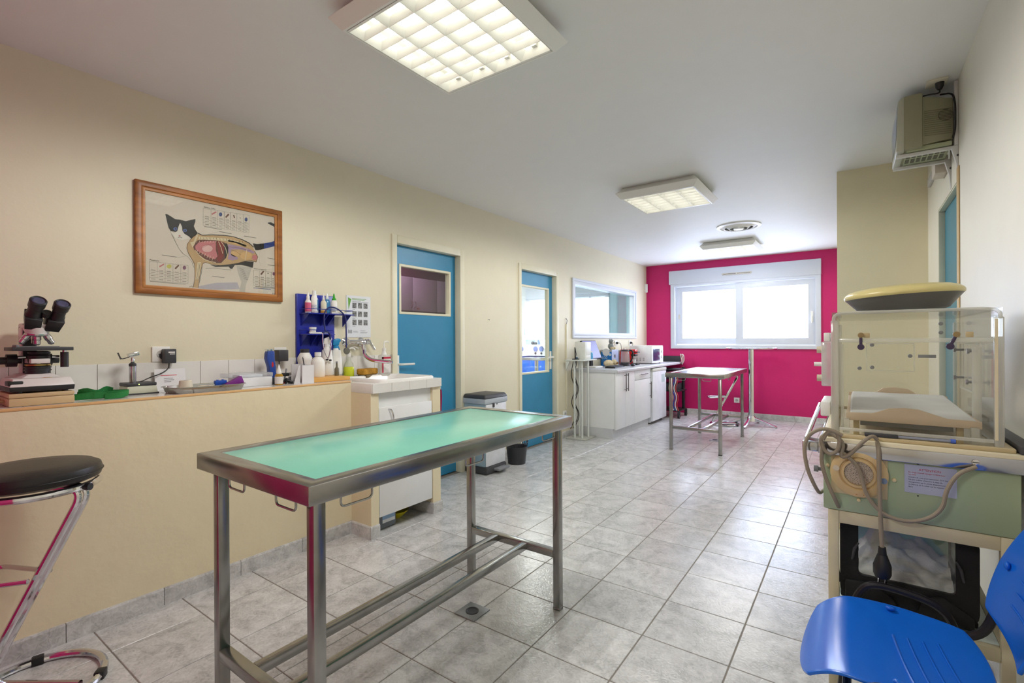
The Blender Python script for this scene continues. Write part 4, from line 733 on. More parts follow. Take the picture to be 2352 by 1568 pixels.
# ================================================================ TAP
tp = thing('mixer_tap', 'chrome wall-mounted mixer tap over the sink', 'tap', (XL, 2.25, 1.10), world=True)
XT = XL+.085
for yy in (2.165, 2.30): MB().lathe([(0, 0), (.034, 0), (.032, .008), (.016, .018), (.014, .055), (0, .055)], (XL, yy, 1.238), 24, ry(PI/2)).build('wall_rosette', CHROME, tp)
MB().cyl((XT-.03, 2.155, 1.238), (XT-.03, 2.315, 1.238), .017).build('crossbar', CHROME, tp)
MB().ball((XT-.028, 2.275, 1.235), .026, .03, .026).cyl((XT-.028, 2.275, 1.235), (XT-.02, 2.28, 1.18), .017).build('mixer_body', CHROME, tp)
box(-.012, .012, -.01, .09, -.004, .008, tr(XT-.01, 2.315, 1.25) @ rx(-.95)).build('lever', CHROME, tp, bevel=.003)
cyl((XT-.028, 2.30, 1.238), (XT-.02, 2.335, 1.24), .021, n=20).build('cartridge', CHROME, tp)
tube([(XT-.02, 2.28, 1.185), (XT-.01, 2.275, 1.14), (XT+.03, 2.30, 1.105), (XT+.13, 2.37, 1.09), (XT+.15, 2.385, 1.088)], .0145, bend=.035).build('spout', CHROME, tp)
cyl((XT+.148, 2.383, 1.0885), (XT+.162, 2.393, 1.087), .012).build('aerator', CHROME, tp)
tube([(XL+.02, 2.20, 1.20), (XL+.05, 2.205, 1.205), (XL+.075, 2.225, 1.19)], .0035, n=8, bend=.02).build('soap_hook', WPLAS, tp)
# ================================================================ THINGS ON THE LEDGE
ZL = .9855
BEIGE = mat('beige_case', (204, 178, 136), .45, var=.03)
cs = thing('instrument_case', 'flat beige plastic case under the microscope', 'case', (-2.86, .495, ZL), world=True)
box(-2.985, -2.735, .395, .594, ZL, ZL+.033).build('case_bottom', BEIGE, cs, bevel=.004)
box(-2.985, -2.735, .395, .594, ZL+.034, ZL+.051).build('case_lid', BEIGE, cs, bevel=.004)
MB().tube([(-2.90, .397, ZL+.02), (-2.90, .37, ZL+.02), (-2.82, .37, ZL+.02), (-2.82, .397, ZL+.02)], .006, bend=.01).build('handle', mat('beige_handle', (196, 166, 122)), cs)

MZ = ZL+.0515
ms = thing('microscope', 'binocular microscope with white base standing on the beige case', 'microscope', (-2.86, .50, MZ), world=True)
MWH = mat('microscope_white', (224, 220, 216), .35); MBK = mat('microscope_black', (44, 44, 46), .4, var=.1)
CHR2 = mat('objective_silver', (200, 198, 200), .2, 1)
MB().hexa([(-2.985, .40, MZ+.006), (-2.745, .40, MZ+.006), (-2.745, .595, MZ+.006), (-2.985, .595, MZ+.006)], [(-2.985, .398, MZ+.026), (-2.742, .398, MZ+.026), (-2.742, .597, MZ+.026), (-2.985, .597, MZ+.026)]).build('base_plate', MBK, ms, bevel=.002)
for x, y in ((-2.77, .43), (-2.77, .57), (-2.96, .43), (-2.96, .57)): cyl((x, y, MZ), (x, y, MZ+.008), .010).build('foot', BLACK, ms)
MB().hexa([(-2.985, .398, MZ+.026), (-2.742, .398, MZ+.026), (-2.742, .597, MZ+.026), (-2.985, .597, MZ+.026)], [(-2.98, .412, MZ+.058), (-2.765, .412, MZ+.058), (-2.765, .588, MZ+.058), (-2.98, .588, MZ+.058)]).build('base_cover', MWH, ms, bevel=.003)
MB().hexa([(-2.98, .42, MZ+.058), (-2.79, .44, MZ+.058), (-2.79, .56, MZ+.058), (-2.98, .58, MZ+.058)], [(-2.97, .45, MZ+.074), (-2.81, .465, MZ+.074), (-2.81, .54, MZ+.074), (-2.97, .555, MZ+.074)]).build('base_top', MWH, ms, bevel=.003)
box(-2.82, -2.75, .396, .44, MZ+.030, MZ+.05).build('lamp_switch', BLACK, ms, bevel=.004)
b_ = box(-.009, .009, -.016, .016, 0, .001, tr(-2.777, .515, MZ+.0582)).build('badge', mat('badge_cream', (208, 196, 150)), ms, smooth=0)
box(-.006, .002, -.010, .010, .001, .0016, tr(-2.777, .515, MZ+.0582)).build('badge_mark', mat('badge_red', (180, 50, 40)), b_, smooth=0)
lathe([(0, 0), (.040, 0), (.040, .012), (.043, .012), (.043, .018), (.040, .018), (.040, .024), (.043, .024), (.043, .030), (.039, .030), (.036, .034), (0, .034)], (-2.85, .50, MZ+.074), 28).build('field_lens', MBK, ms)
lathe([(.028, 0), (.041, 0), (.041, .006), (.028, .006)], (-2.85, .50, MZ+.108), 28).build('brass_ring', mat('brass', (176, 150, 90), .35, .8), ms)
MB().prism([(-2.985, MZ+.058), (-2.925, MZ+.058), (-2.925, MZ+.25), (-2.90, MZ+.28), (-2.84, MZ+.275), (-2.84, MZ+.290), (-2.985, MZ+.290), (-2.995, MZ+.27)], .462, .512, 'y').build('arm', MWH, ms, bevel=.006)
box(-2.927, -2.917, .466, .508, MZ+.07, MZ+.27).build('slide_rail', MBK, ms)
box(-2.925, -2.80, .470, .53, MZ+.118, MZ+.138).build('condenser_mount', MWH, ms, bevel=.003)
lathe([(0, 0), (.034, 0), (.036, .01), (.036, .03), (.031, .034), (.036, .04), (.036, .046), (.028, .050), (0, .050)], (-2.845, .503, MZ+.120), 28).build('condenser', MBK, ms)
for yy in (.45, .555): cyl((-2.845, yy-.012, MZ+.145), (-2.845, yy+.012, MZ+.145), .006).build('centring_screw', CHR2, ms)
st_ = box(-2.93, -2.765, .410, .598, MZ+.172, MZ+.187).build('stage', DARK, ms, bevel=.002)
MB().box(-2.91, -2.80, .43, .56, MZ+.187, MZ+.191).box(-2.86, -2.79, .425, .435, MZ+.187, MZ+.197).build('slide_holder', GREY, st_, bevel=.001)
cyl((-2.80, .575, MZ+.165), (-2.80, .575, MZ+.10), .014).build('stage_knob', MBK, ms); cyl((-2.80, .575, MZ+.172), (-2.80, .575, MZ+.15), .007).build('stage_shaft', CHR2, ms)
for s, y0 in ((-1, .462), (1, .512)):
    f = MB().cyl((-2.93, y0, MZ+.13), (-2.93, y0+s*.014, MZ+.13), .014).cyl((-2.93, y0+s*.014, MZ+.13), (-2.93, y0+s*.046, MZ+.13), .027, n=24).cyl((-2.93, y0+s*.046, MZ+.13), (-2.93, y0+s*.07, MZ+.13), .016)
    f.build('focus_knob', MBK, ms)
lathe([(0, -.006), (.036, -.004), (.040, 0), (.040, .006), (0, .006)], (-2.838, .496, MZ+.240), 28, ry(.12)).build('turret', CHR2, ms)
lathe([(0, 0), (.034, 0), (.042, .02), (.044, .030), (0, .030)], (-2.838, .496, MZ+.240), 28).build('nosepiece', MWH, ms)
for dx, dy, tx_, ty_ in ((.0, 0, 0, 0), (-.012, -.026, .1, .55), (.012, .026, .1, -.5), (-.028, .0, .5, 0)):
    M_ = tr(-2.838+dx, .496+dy, MZ+.238) @ rx(-ty_) @ ry(tx_)
    lathe([(0, 0), (.012, 0), (.0135, -.008), (.0135, -.02), (.0115, -.022), (.0115, -.038), (.006, -.044), (0, -.044)], (0, 0, 0), 18, M_).build('objective', CHR2, ms)
MB().hexa([(-2.90, .455, MZ+.268), (-2.80, .455, MZ+.268), (-2.80, .538, MZ+.268), (-2.90, .538, MZ+.268)], [(-2.91, .453, MZ+.283), (-2.785, .453, MZ+.283), (-2.785, .54, MZ+.283), (-2.91, .54, MZ+.283)]).build('head_base', MWH, ms, bevel=.004)
HM = tr(-2.812, .510, MZ+.297) @ rx(-.12) @ ry(.80) @ Matrix.Scale(1.2, 4)
for s in (-1, 1):
    MB().hexa([(-.028, s*.004-.0, -.02), (.03, s*.004, -.02), (.03, s*.045, -.02), (-.028, s*.045, -.02)] if s > 0 else [(-.028, -.045, -.02), (.03, -.045, -.02), (.03, -.004, -.02), (-.028, -.004, -.02)],
              [(-.026, .006, .026), (.026, .006, .026), (.026, .052, .026), (-.026, .052, .026)] if s > 0 else [(-.026, -.052, .026), (.026, -.052, .026), (.026, -.006, .026), (-.026, -.006, .026)], HM).build('prism_box', MBK, ms, bevel=.003)
    ep = lathe([(0, .02), (.0215, .02), (.0215, .032), (.019, .036), (.019, .062), (.0225, .066), (.0235, .092), (.020, .096), (.0165, .092), (0, .088)], (0, 0, 0), 24, HM @ tr(0, s*.031, 0)).build('eyepiece', MBK, ms)
    lathe([(0, .0885), (.015, .0905), (.0165, .0925), (.013, .094), (0, .091)], (0, 0, 0), 24, HM @ tr(0, s*.031, 0)).build('ocular_lens', mat('lens_glass', (90, 90, 120), .05, .3), ep)
cyl(tuple(HM @ Vector((.004, 0, .03))), tuple(HM @ Vector((.004, 0, .048))), .016).build('scale_disc', MBK, ms)

# green strap
sp = thing('green_strap', 'coiled green webbing strap beside the microscope', 'strap', (-2.80, .70, ZL))
GST = mat('strap_green', (40, 128, 62), .7, bump=.2, bscale=150)
pts = []
for k in range(75):
    a = k*.25; r = .062+.008*math.sin(k*.7); pts.append((r*.72*math.cos(a)+.004*math.sin(3*a), r*1.45*math.sin(a), .001+.0006*k*.25))
def ribbon(pts, w, tilt=0):
    mb = MB(); vs = []
    for p in pts: vs += [(p[0], p[1], p[2]), (p[0]+tilt, p[1], p[2]+w)]
    mb._add(vs, [(2*i, 2*i+2, 2*i+3, 2*i+1) for i in range(len(pts)-1)]); return mb
ribbon(pts, .026, .005).build('webbing', GST, sp, solid=.0015)
ribbon([(.01+.028*math.sin(t*.5), -.085+.013*t, .028+.006*math.sin(t)) for t in range(11)], .022, .012).build('webbing_end', GST, sp, solid=.0015)

# otoscope on its charging base
ot = thing('otoscope', 'chrome otoscope standing in its grey-green charging base', 'otoscope', (-2.93, .88, ZL), world=True)
MB().hexa([(-3.0, .815, ZL), (-2.875, .815, ZL), (-2.875, .945, ZL), (-3.0, .945, ZL)], [(-2.995, .82, ZL+.040), (-2.885, .82, ZL+.040), (-2.885, .94, ZL+.040), (-2.995, .94, ZL+.040)]).build('charger_base', mat('charger_sage', (196, 198, 176), .45), ot, bevel=.003)
box(-3.0, -2.872, .812, .947, ZL, ZL+.006).build('base_foot', DARK, ot)
MB().box(-2.997, -2.884, .818, .942, ZL+.040, ZL+.056).build('charger_top', DARK, ot, bevel=.004)
box(-2.8842, -2.8825, .865, .869, ZL+.047, ZL+.051).build('power_light', glow('led', (180, 255, 60), 3), ot, smooth=0)
lathe([(0, 0), (.014, 0), (.0145, .004), (.0145, .085), (0, .085)], (-2.93, .855, ZL+.056), 24).build('handle', mat('handle_steel', (190, 188, 192), .25, 1, var=.15, scale=30), ot)
lathe([(.0148, 0), (.0152, .004), (.0152, .012), (.008, .018), (.006, .034), (0, .034)], (-2.93, .855, ZL+.138), 20).build('collar', DARK, ot)
lathe([(0, 0), (.0075, 0), (.0085, .01), (.006, .024), (0, .024)], (-2.93, .855, ZL+.158), 16).build('neck', CHROME, ot)
box(-.018, .018, -.02, .024, -.009, .011, tr(-2.93, .856, ZL+.195) @ rx(.28)).build('head', CHROME, ot, bevel=.004)
MB().tube([(-2.93, .846, ZL+.185), (-2.928, .815, ZL+.176), (-2.928, .808, ZL+.178)], .0022, n=6).box(-.008, .008, -.0015, .0015, -.004, .03, tr(-2.928, .806, ZL+.178) @ rx(.35)).build('magnifier', DARK, ot)
# charger
ch = thing('plug_charger', 'black plug-in power adapter in the left socket above the ledge', 'charger', (XL+.03, 1.035, 1.17), world=True)
box(XL+.012, XL+.062, 1.012, 1.066, 1.130, 1.206).build('case', DARK, ch, bevel=.004)
MB().box(XL+.0615, XL+.0628, 1.028, 1.058, 1.185, 1.192).box(XL+.0615, XL+.0628, 1.034, 1.058, 1.177, 1.181).build('rating_print', WPLAS, ch, smooth=0)
cyl((XL+.010, 1.02, 1.168), (XL+.014, 1.02, 1.168), .018).build('pin_collar', DARK, ch)
tube([(XL+.037, 1.039, 1.130), (XL+.037, 1.037, 1.10), (XL+.045, 1.0, 1.075), (-2.965, .93, 1.058), (-2.96, .90, ZL+.056), (-2.955, .86, ZL+.058)], .0026, n=8, bend=.04).build('cable', BLACK, ch)

# leaning card
cd_ = thing('leaning_card', 'white card with red heading leaning on the tiles behind the tray', 'card', (-3.0, 1.045, ZL))
Mc = ry(-.16)
box(0, .0012, -.072, .072, 0, .115, Mc).build('card', mat('card_white', (232, 230, 232), .6), cd_, smooth=0)
MB().box(.0012, .0018, -.045, .03, .078, .0815, Mc).build('red_line', mat('print_red', (204, 90, 104)), cd_, smooth=0)
MB().box(.0012, .0018, -.03, .012, .062, .065, Mc).box(.0012, .0018, -.03, .016, .053, .056, Mc).box(.0012, .0018, -.03, .002, .044, .047, Mc).build('text_lines', GREY, cd_, smooth=0)
# steel tray with things
ty = thing('instrument_tray', 'shallow stainless steel tray on the ledge', 'tray', (-2.80, 1.13, ZL))
def tray_pt(u, k, z, hx=.10, hy=.178):
    a = 2*PI*u/32; c, s_ = math.cos(a), math.sin(a); e = .35
    return (math.copysign(abs(c)**e, c)*hx*k, math.copysign(abs(s_)**e, s_)*(hy-.1+.1*k) if False else math.copysign(abs(s_)**e, s_)*(hy-hx+hx*k), z)
vs = []; fs = []; pf = [(.84, .001), (.88, .005), (.95, .029), (1.0, .032), (1.03, .031), (1.03, .029), (.99, .0295), (.94, .026), (.87, .0035), (.84, 0)]
for k, z in pf: vs += [tray_pt(u, k, z) for u in range(32)]
for i in range(len(pf)-1): fs += [(i*32+u, i*32+(u+1) % 32, (i+1)*32+(u+1) % 32, (i+1)*32+u) for u in range(32)]
fs += [tuple(range(32)), tuple(range((len(pf)-1)*32, len(pf)*32))]
MB()._add(vs, fs).build('tray', mat('tray_steel', (176, 174, 168), .28, 1, var=.1), ty, smooth=40)
ZT = ZL+.0015
tr1 = thing('tape_roll', 'roll of cream surgical tape standing in the tray', 'tape', (-2.815, 1.045, ZT)); lathe([(.012, 0), (.034, 0), (.0345, .004), (.028, .056), (.026, .058), (.012, .058)], n=28).build('roll', mat('tape_cream', (226, 216, 196), .6), tr1)
tr2 = thing('tape_roll', 'small white tape roll in the left end of the tray', 'tape', (-2.82, .985, ZT)); lathe([(.010, 0), (.021, 0), (.021, .036), (.010, .036)], n=24).build('roll', mat('tape_white', (232, 232, 234), .6), tr2)
gz = thing('gauze_pad', 'crumpled beige gauze in the middle of the tray', 'gauze', (-2.81, 1.16, ZT)); MB().grid(lambda u, v: (.07*(v-.5), .12*(u-.5), .010+.012*math.sin(5*u+3*v)*math.sin(4*v)+.01*math.sin(PI*u)), 12, 10).build('sheet', mat('gauze', (226, 214, 194), .9, bump=.3, bscale=200), gz, solid=.004)
bc = thing('blue_clip', 'small bright blue plastic clip in the tray', 'clip', (-2.83, 1.218, ZT)); box(-.012, .012, -.03, .03, .026, .046).build('body', mat('clip_blue', (28, 80, 180), .35), bc, bevel=.004); MB().cyl((0, -.015, .046), (0, -.015, .05), .006).cyl((0, .012, .046), (0, .012, .05), .006).box(-.009, .009, -.025, .025, 0, .026).build('studs', mat('clip_blue', (28, 80, 180)), bc)
pw = thing('purple_wrap', 'folded purple packet at the right end of the tray', 'packet', (-2.80, 1.272, ZT)); MB().prism([(-.045, .024), (.008, .05), (.036, .066), (.05, .03), (.03, .022), (-.03, .020)], -.02, .02, 'x').build('packet', mat('wrap_purple', (126, 40, 140), .5), pw, bevel=.003); MB().box(-.012, .012, -.02, .02, 0, .024).build('packet_fold', mat('wrap_pale', (224, 220, 214)), pw)
hl = thing('hair_loop', 'thin black elastic loop hanging over the tray edge', 'elastic', (-2.80, 1.175, ZT)); MB().torus((.085, 0, .026), .016, .0012, 24, 6, rx(.4)).build('loop', BLACK, hl)
# white carton with clear lid
wc = thing('glove_carton', 'flat white carton with clear lid left of the clipper', 'carton', (-2.885, 1.41, ZL), world=True)
box(-2.95, -2.83, 1.31, 1.507, ZL, ZL+.051).build('carton', mat('carton_white', (232, 232, 234), .5), wc, bevel=.002)
box(-2.965, -2.828, 1.272, 1.51, ZL+.053, ZL+.076).build('clear_lid', clear('clear_plastic', (248, 249, 251), .06, .1, .15, (236, 238, 242)), wc, bevel=.003)
box(-2.94, -2.85, 1.33, 1.46, ZL+.051, ZL+.068).build('contents', mat('paper_white', (238, 240, 244)), wc, bevel=.003)
# clipper
cp = thing('hair_clipper', 'blue animal hair clipper standing against the tiles', 'clipper', (-2.90, 1.535, ZL), world=True)
CB = mat('clipper_blue', (44, 74, 156), .35, var=.04)
MB().prism([(1.516, ZL+.03), (1.522, ZL+.06), (1.52, ZL+.10), (1.504, ZL+.155), (1.507, ZL+.185), (1.511, ZL+.20), (1.552, ZL+.20), (1.553, ZL+.15), (1.560, ZL+.10), (1.562, ZL+.05), (1.558, ZL+.03)], -2.925, -2.885, 'x').build('body', CB, cp, bevel=.005)
MB().prism([(1.509, ZL+.199), (1.505, ZL+.212), (1.556, ZL+.212), (1.553, ZL+.199)], -2.915, -2.893, 'x').build('blade', CHROME, cp, bevel=.001)
box(-2.93, -2.88, 1.532, 1.560, ZL, ZL+.04).build('battery_foot', DARK, cp, bevel=.004)
lathe([(0, 0), (.007, 0), (.006, .002), (0, .002)], (-2.886, 1.538, ZL+.118), 16, ry(PI/2), sx=2.6).build('red_badge', mat('badge_red2', (196, 40, 50), .35), cp)
c2 = thing('plug_charger', 'black power adapter in the socket right of the blue clipper', 'charger', (XL+.03, 1.65, 1.15), world=True)
box(XL+.012, XL+.075, 1.625, 1.690, 1.118, 1.190).build('case', DARK, c2, bevel=.006); cyl((XL+.010, 1.655, 1.165), (XL+.016, 1.655, 1.165), .02).build('pin_collar', DARK, c2)
tube([(XL+.045, 1.645, 1.118), (XL+.045, 1.643, 1.07), (XL+.06, 1.63, 1.02), (-2.93, 1.60, ZL+.004), (-2.95, 1.585, ZL+.004)], .0028, n=8, bend=.03).build('cable', BLACK, c2)
# amber vial
bottle('dropper_bottle', 'amber dropper bottle with white nozzle and label in front of the clipper', 'bottle', -2.79, 1.525, ZL, [(0, 0), (.021, 0), (.0225, .003), (.0225, .058), (.016, .067), (0, .068)], mat('amber_liquid', (176, 136, 44), .15), [(.014, .064), (.015, .075), (.011, .085), (.002, .122), (0, .122)], WPLAS, (.0226, .008, .05, mat('label_white', (226, 222, 216), .5, var=.15, scale=150)))
# black nail clipper heap
nc = thing('nail_pliers', 'black nail pliers and clip lying in a heap behind the amber bottle', 'pliers', (-2.83, 1.59, ZL))
for k, (a, l, z) in enumerate(((.5, .085, .012), (1.1, .075, .02), (-.5, .07, .014), (2.3, .08, .028))):
    tube([(-l/2*math.cos(a), -l/2*math.sin(a), z*.6), (0, .004, z+.006), (l/2*math.cos(a), l/2*math.sin(a), max(.006, z-.012))], .0062, n=8, bend=.03).build('handle', BLACK, nc)
tube([(0, -.01, .02), (.004, -.004, .06), (0, .004, .092)], .005, n=8, bend=.03).build('blade', GREY, nc)
MB().box(-.012, .012, -.022, .018, .048, .066).build('pivot_block', BLACK, nc, bevel=.003); box(-.008, .008, -.02, .0, .002, .014).build('red_tip', mat('tip_red', (176, 60, 60)), nc, bevel=.002)
# small vials in a dish
ds = thing('white_dish', 'small white dish holding two vials behind the open white box', 'dish', (-2.86, 1.655, ZL)); lathe([(0, 0), (.03, 0), (.045, .018), (.048, .02), (.044, .016), (.028, .003), (0, .003)], n=24).build('dish', WPLAS, ds)
for k, (yy, lab, cc) in enumerate(((1.638, 'left grey-labelled glass vial in the white dish', (150, 152, 160)), (1.668, 'right pinkish-labelled glass vial in the white dish', (190, 150, 158)))):
    bottle('vial', lab, 'vial', -2.855, yy, ZL+.004, [(0, 0), (.014, 0), (.015, .003), (.015, .04), (.009, .048), (0, .049)], clear('vial_glass', (230, 232, 236), .06, .04, .2), [(.010, .046), (.0115, .049), (.0115, .062), (0, .062)], WPLAS, (.0151, .006, .034, mat('vial_label%d' % k, cc, .5)), 'vials in the dish')
# open white box
ob = thing('open_box', 'open white cardboard box in front of the plastic jars', 'box', (-2.77, 1.66, ZL), world=True)
CW = mat('cardboard_white', (226, 224, 226), .55, var=.02)
box(-2.742, -2.735, 1.640, 1.718, ZL, ZL+.112).build('front_panel', CW, ob, smooth=0); box(-2.82, -2.742, 1.712, 1.718, ZL, ZL+.112).build('side_panel', CW, ob, smooth=0); box(-2.82, -2.742, 1.64, 1.712, ZL, ZL+.004).build('bottom', CW, ob, smooth=0)
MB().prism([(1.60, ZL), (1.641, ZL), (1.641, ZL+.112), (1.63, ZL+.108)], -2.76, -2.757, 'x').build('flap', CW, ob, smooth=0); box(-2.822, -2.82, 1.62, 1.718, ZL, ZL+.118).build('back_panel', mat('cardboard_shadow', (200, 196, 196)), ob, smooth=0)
pn = thing('dark_pen', 'dark pen standing in the open white box', 'pen', (-2.78, 1.69, ZL+.0045)); cyl((0, .01, 0), (-.01, -.012, .15), .0035, n=8).build('barrel', DARK, pn); cyl((-.01, -.012, .15), (-.0105, -.013, .158), .002, n=8).build('tip', BLACK, pn)
# pine board with cleaning bottles
bd = thing('pine_board', 'pale pine board lying on the ledge under the spray bottles', 'board', (-2.9, 1.88, ZL), world=True)
box(-3.03, -2.748, 1.725, 1.99, ZL, ZL+.026).build('board', mat('pine_board', (226, 170, 90), .45, var=.2, scale=5, stretch=(5, .6, 5)), bd, bevel=.004)
ZB = ZL+.0265
bottle('powder_jar', 'round white jar with dark screw lid on the pine board', 'jar', -2.97, 1.80, ZB, [(0, 0), (.040, 0), (.043, .006), (.043, .09), (.046, .105), (.046, .125), (.030, .155), (.026, .16), (0, .16)], BW, [(.027, .155), (.029, .158), (.029, .178), (.024, .182), (0, .182)], DARK, None, None, n=28)
bottle('white_bottle', 'broad white bottle with plain cap in front of the spray bottles', 'bottle', -2.86, 1.825, ZB, [(0, 0), (.040, 0), (.0435, .006), (.0435, .095), (.038, .112), (.018, .132), (.016, .136), (0, .136)], BW, [(.0205, .134), (.0205, .16), (0, .16)], WHITE, None, None, n=28)
rd = thing('red_tub', 'red and white tub wedged behind the white bottles', 'tub', (-2.992, 1.892, ZB)); lathe([(0, 0), (.025, 0), (.027, .005), (.027, .105), (0, .105)], n=24).build('body', mat('tub_red', (196, 48, 52), .4), rd); lathe([(.028, .105), (.029, .108), (.027, .122), (0, .122)], n=24).build('lid', GREY, rd)
def spray(label, y, x, cmat, h):
    t = thing('spray_bottle', label, 'spray bottle', (x, y, ZB), group='spray bottles on the pine board')
    lathe([(0, 0), (.040, 0), (.0445, .008), (.0445, .05), (.040, .11), (.031, .17), (.020, h-.075), (.016, h-.06), (0, h-.06)], n=28).build('body', BW, t)
    lathe([(0, 0), (.017, 0), (.018, .02), (0, .02)], (0, 0, h-.062), 18).build('collar', cmat, t)
    MB().prism([(-.022, h-.042), (.02, h-.042), (.024, h-.02), (.034, h-.012), (.030, h+.002), (.010, h+.008), (-.018, h-.004)], -.014, .014, 'x', rz(-.4)).build('spray_head', cmat, t, bevel=.004)
    MB().prism([(.012, h-.04), (.02, h-.045), (.03, h-.085), (.024, h-.086)], -.005, .005, 'x', rz(-.4)).build('trigger', cmat, t, bevel=.002)
    return t
spray('tall white spray bottle with white head, left of the pair on the board', 1.948, -2.948, WPLAS, .255)
spray('tall white spray bottle with turquoise head on the board', 2.005, -2.975, mat('cap_turquoise', (36, 140, 196), .35), .245).location.y = 2.037
bpy.context.view_layer.update()
kn = thing('glass_flask', 'small brown glass flask at the right end of the pine board', 'flask', (-2.86, 1.965, ZB)); lathe([(0, 0), (.014, 0), (.015, .004), (.015, .045), (.007, .058), (.006, .085), (0, .085)], n=18).build('body', mat('flask_brown', (110, 106, 84), .25), kn); lathe([(.007, .083), (.007, .095), (0, .095)], n=12).build('stopper', GREY, kn)
# sink-side things (on the sink counter)
ZS = .9745
gs = thing('spray_bottle', 'clear spray bottle of yellow-green cleaner beside the sink', 'spray bottle', (-2.985, 2.15, ZS)); lathe([(0, 0), (.034, 0), (.037, .006), (.037, .075), (.034, .085), (0, .085)], n=26).build('liquid', mat('lime_liquid', (206, 212, 50), .15), gs)
lathe([(.0345, .085), (.03, .105), (.016, .13), (.013, .16), (0, .161)], n=26).build('clear_neck', clear('clear_bottle', (250, 251, 246), .06, .05, .2), gs)
lathe([(.014, .158), (.015, .185), (0, .186)], n=16).build('collar', WPLAS, gs); tube([(0, 0, .185), (0, .0, .215), (.01, .03, .222), (.012, .045, .205)], .006, bend=.015).build('spray_head', WPLAS, gs)
so = thing('soap_dispenser', 'clear pump bottle with red and white label in the corner by the door frame', 'pump bottle', (-2.93, 2.425, ZS)); box(-.026, .026, -.045, .045, 0, .165).build('body', clear('clear_bottle2', (250, 249, 246), .06, .05, .35, (240, 238, 232)), so, bevel=.014)
box(.0262, .0268, -.042, .042, .03, .148).build('label', mat('label_cream', (230, 226, 222), .5, var=.1, scale=90), so, smooth=0); MB().box(.0268, .0274, -.042, .042, .135, .150).box(.0268, .0274, -.042, -.028, .03, .15).build('label_red', mat('label_red', (186, 36, 66)), so, smooth=0)
lathe([(0, .16), (.022, .165), (.012, .19), (.012, .2), (.014, .2), (.014, .215), (0, .215)], n=20).build('pump_collar', WPLAS, so); tube([(0, 0, .21), (0, 0, .262), (.0, .035, .268), (.0, .045, .258)], .0045, bend=.01).build('pump_spout', WPLAS, so)
sg2 = thing('sponge', 'worn yellow-brown sponge on a soap dish behind the basin', 'sponge', (-2.955, 2.29, ZS+.001)); MB().box(-.04, .04, -.078, .078, .022, .066, rz(.25)).build('sponge', mat('sponge_ochre', (186, 136, 48), .9, var=.2, scale=30, bump=.6, bscale=90), sg2, bevel=.010, seg=3)
box(-.042, .042, -.06, .06, 0, .022, rz(.25)).build('soap_dish', mat('dish_brown', (126, 108, 76), .6), sg2, bevel=.006)
# ================================================================ KITCHENETTE IN THE FAR LEFT CORNER
WT = .868
wt = MB().prism([(XL, WT-.036), (-2.425, WT-.036), (-2.415, WT-.03), (-2.415, WT-.006), (-2.422, WT), (XL, WT)], 5.65, YP-.001, 'y').build('worktop', mat('worktop_grey', (206, 208, 212), .3, var=.06, scale=14), smooth=30)
tag(wt, 'long pale grey worktop under the interior window', 'worktop')
bsp = box(-2.76, -2.45, YP-.018, YP-.001, WT, WT+.098).build('worktop_upstand', mat('upstand_black', (48, 50, 54), .35), bevel=.002); tag(bsp, 'short black upstand panel at the worktop end against the pink wall', 'panel')
def cabinet(label, y0, y1):
    t = thing('base_cabinet', label, 'cabinet', (-2.75, (y0+y1)/2, 0), world=True, group='white kitchen base cabinets')
    box(XL+.005, -2.472, y0, y1, .125, WT-.0365).build('carcass', WHITE, t, smooth=0)
    box(XL+.005, -2.492, y0, y1, 0, .125).build('plinth', mat('plinth_grey', (206, 208, 210), .4), t, smooth=0)
    return t
CH3 = mat('handle_nickel', (120, 112, 112), .3, .9)
c1 = cabinet('white base cabinet with two doors at the near end of the worktop', 5.665, 6.298)
for y0, y1, hy in ((5.667, 5.981, 5.945), (5.985, 6.297, 6.018)):
    d = box(-2.470, -2.450, y0, y1, .112, WT-.040).build('door', WHITE, c1, bevel=.0015)
    MB().cyl((-2.425, hy, .58), (-2.425, hy, .81), .006, n=10).cyl((-2.45, hy, .605), (-2.425, hy, .605), .004, n=8).cyl((-2.45, hy, .785), (-2.425, hy, .785), .004, n=8).build('handle', CH3, d)
c2_ = cabinet('white base cabinet with a drawer between the double doors and the fridge', 6.302, 6.925)
d = box(-2.470, -2.450, 6.304, 6.923, .695, WT-.040).build('drawer', WHITE, c2_, bevel=.0015)
MB().cyl((-2.425, 6.50, .765), (-2.425, 6.74, .765), .006, n=10).cyl((-2.45, 6.53, .765), (-2.425, 6.53, .765), .004, n=8).cyl((-2.45, 6.71, .765), (-2.425, 6.71, .765), .004, n=8).build('handle', CH3, d)
d = box(-2.470, -2.450, 6.304, 6.923, .112, .689).build('door', WHITE, c2_, bevel=.0015)
MB().cyl((-2.425, 6.88, .40), (-2.425, 6.88, .64), .006, n=10).cyl((-2.45, 6.88, .43), (-2.425, 6.88, .43), .004, n=8).cyl((-2.45, 6.88, .61), (-2.425, 6.88, .61), .004, n=8).build('handle', CH3, d)
fg = thing('mini_fridge', 'white under-counter mini fridge beside the cabinets', 'fridge', (-2.7, 7.25, 0), world=True)
box(-3.0, -2.47, 6.945, 7.545, .025, .822).build('body', mat('fridge_white', (232, 234, 238), .35), fg, bevel=.004)
fd = box(-2.468, -2.42, 6.945, 7.545, .05, .775).build('door', mat('fridge_white', (232, 234, 238)), fg, bevel=.008)
box(-2.47, -2.415, 6.945, 7.545, .775, .822).build('handle_strip', mat('fridge_trim', (216, 216, 206), .4), fg, bevel=.008)
box(-2.4196, -2.4188, 7.32, 7.46, .60, .72).build('sticker', mat('sticker_grey', (190, 206, 204)), fd, smooth=0)
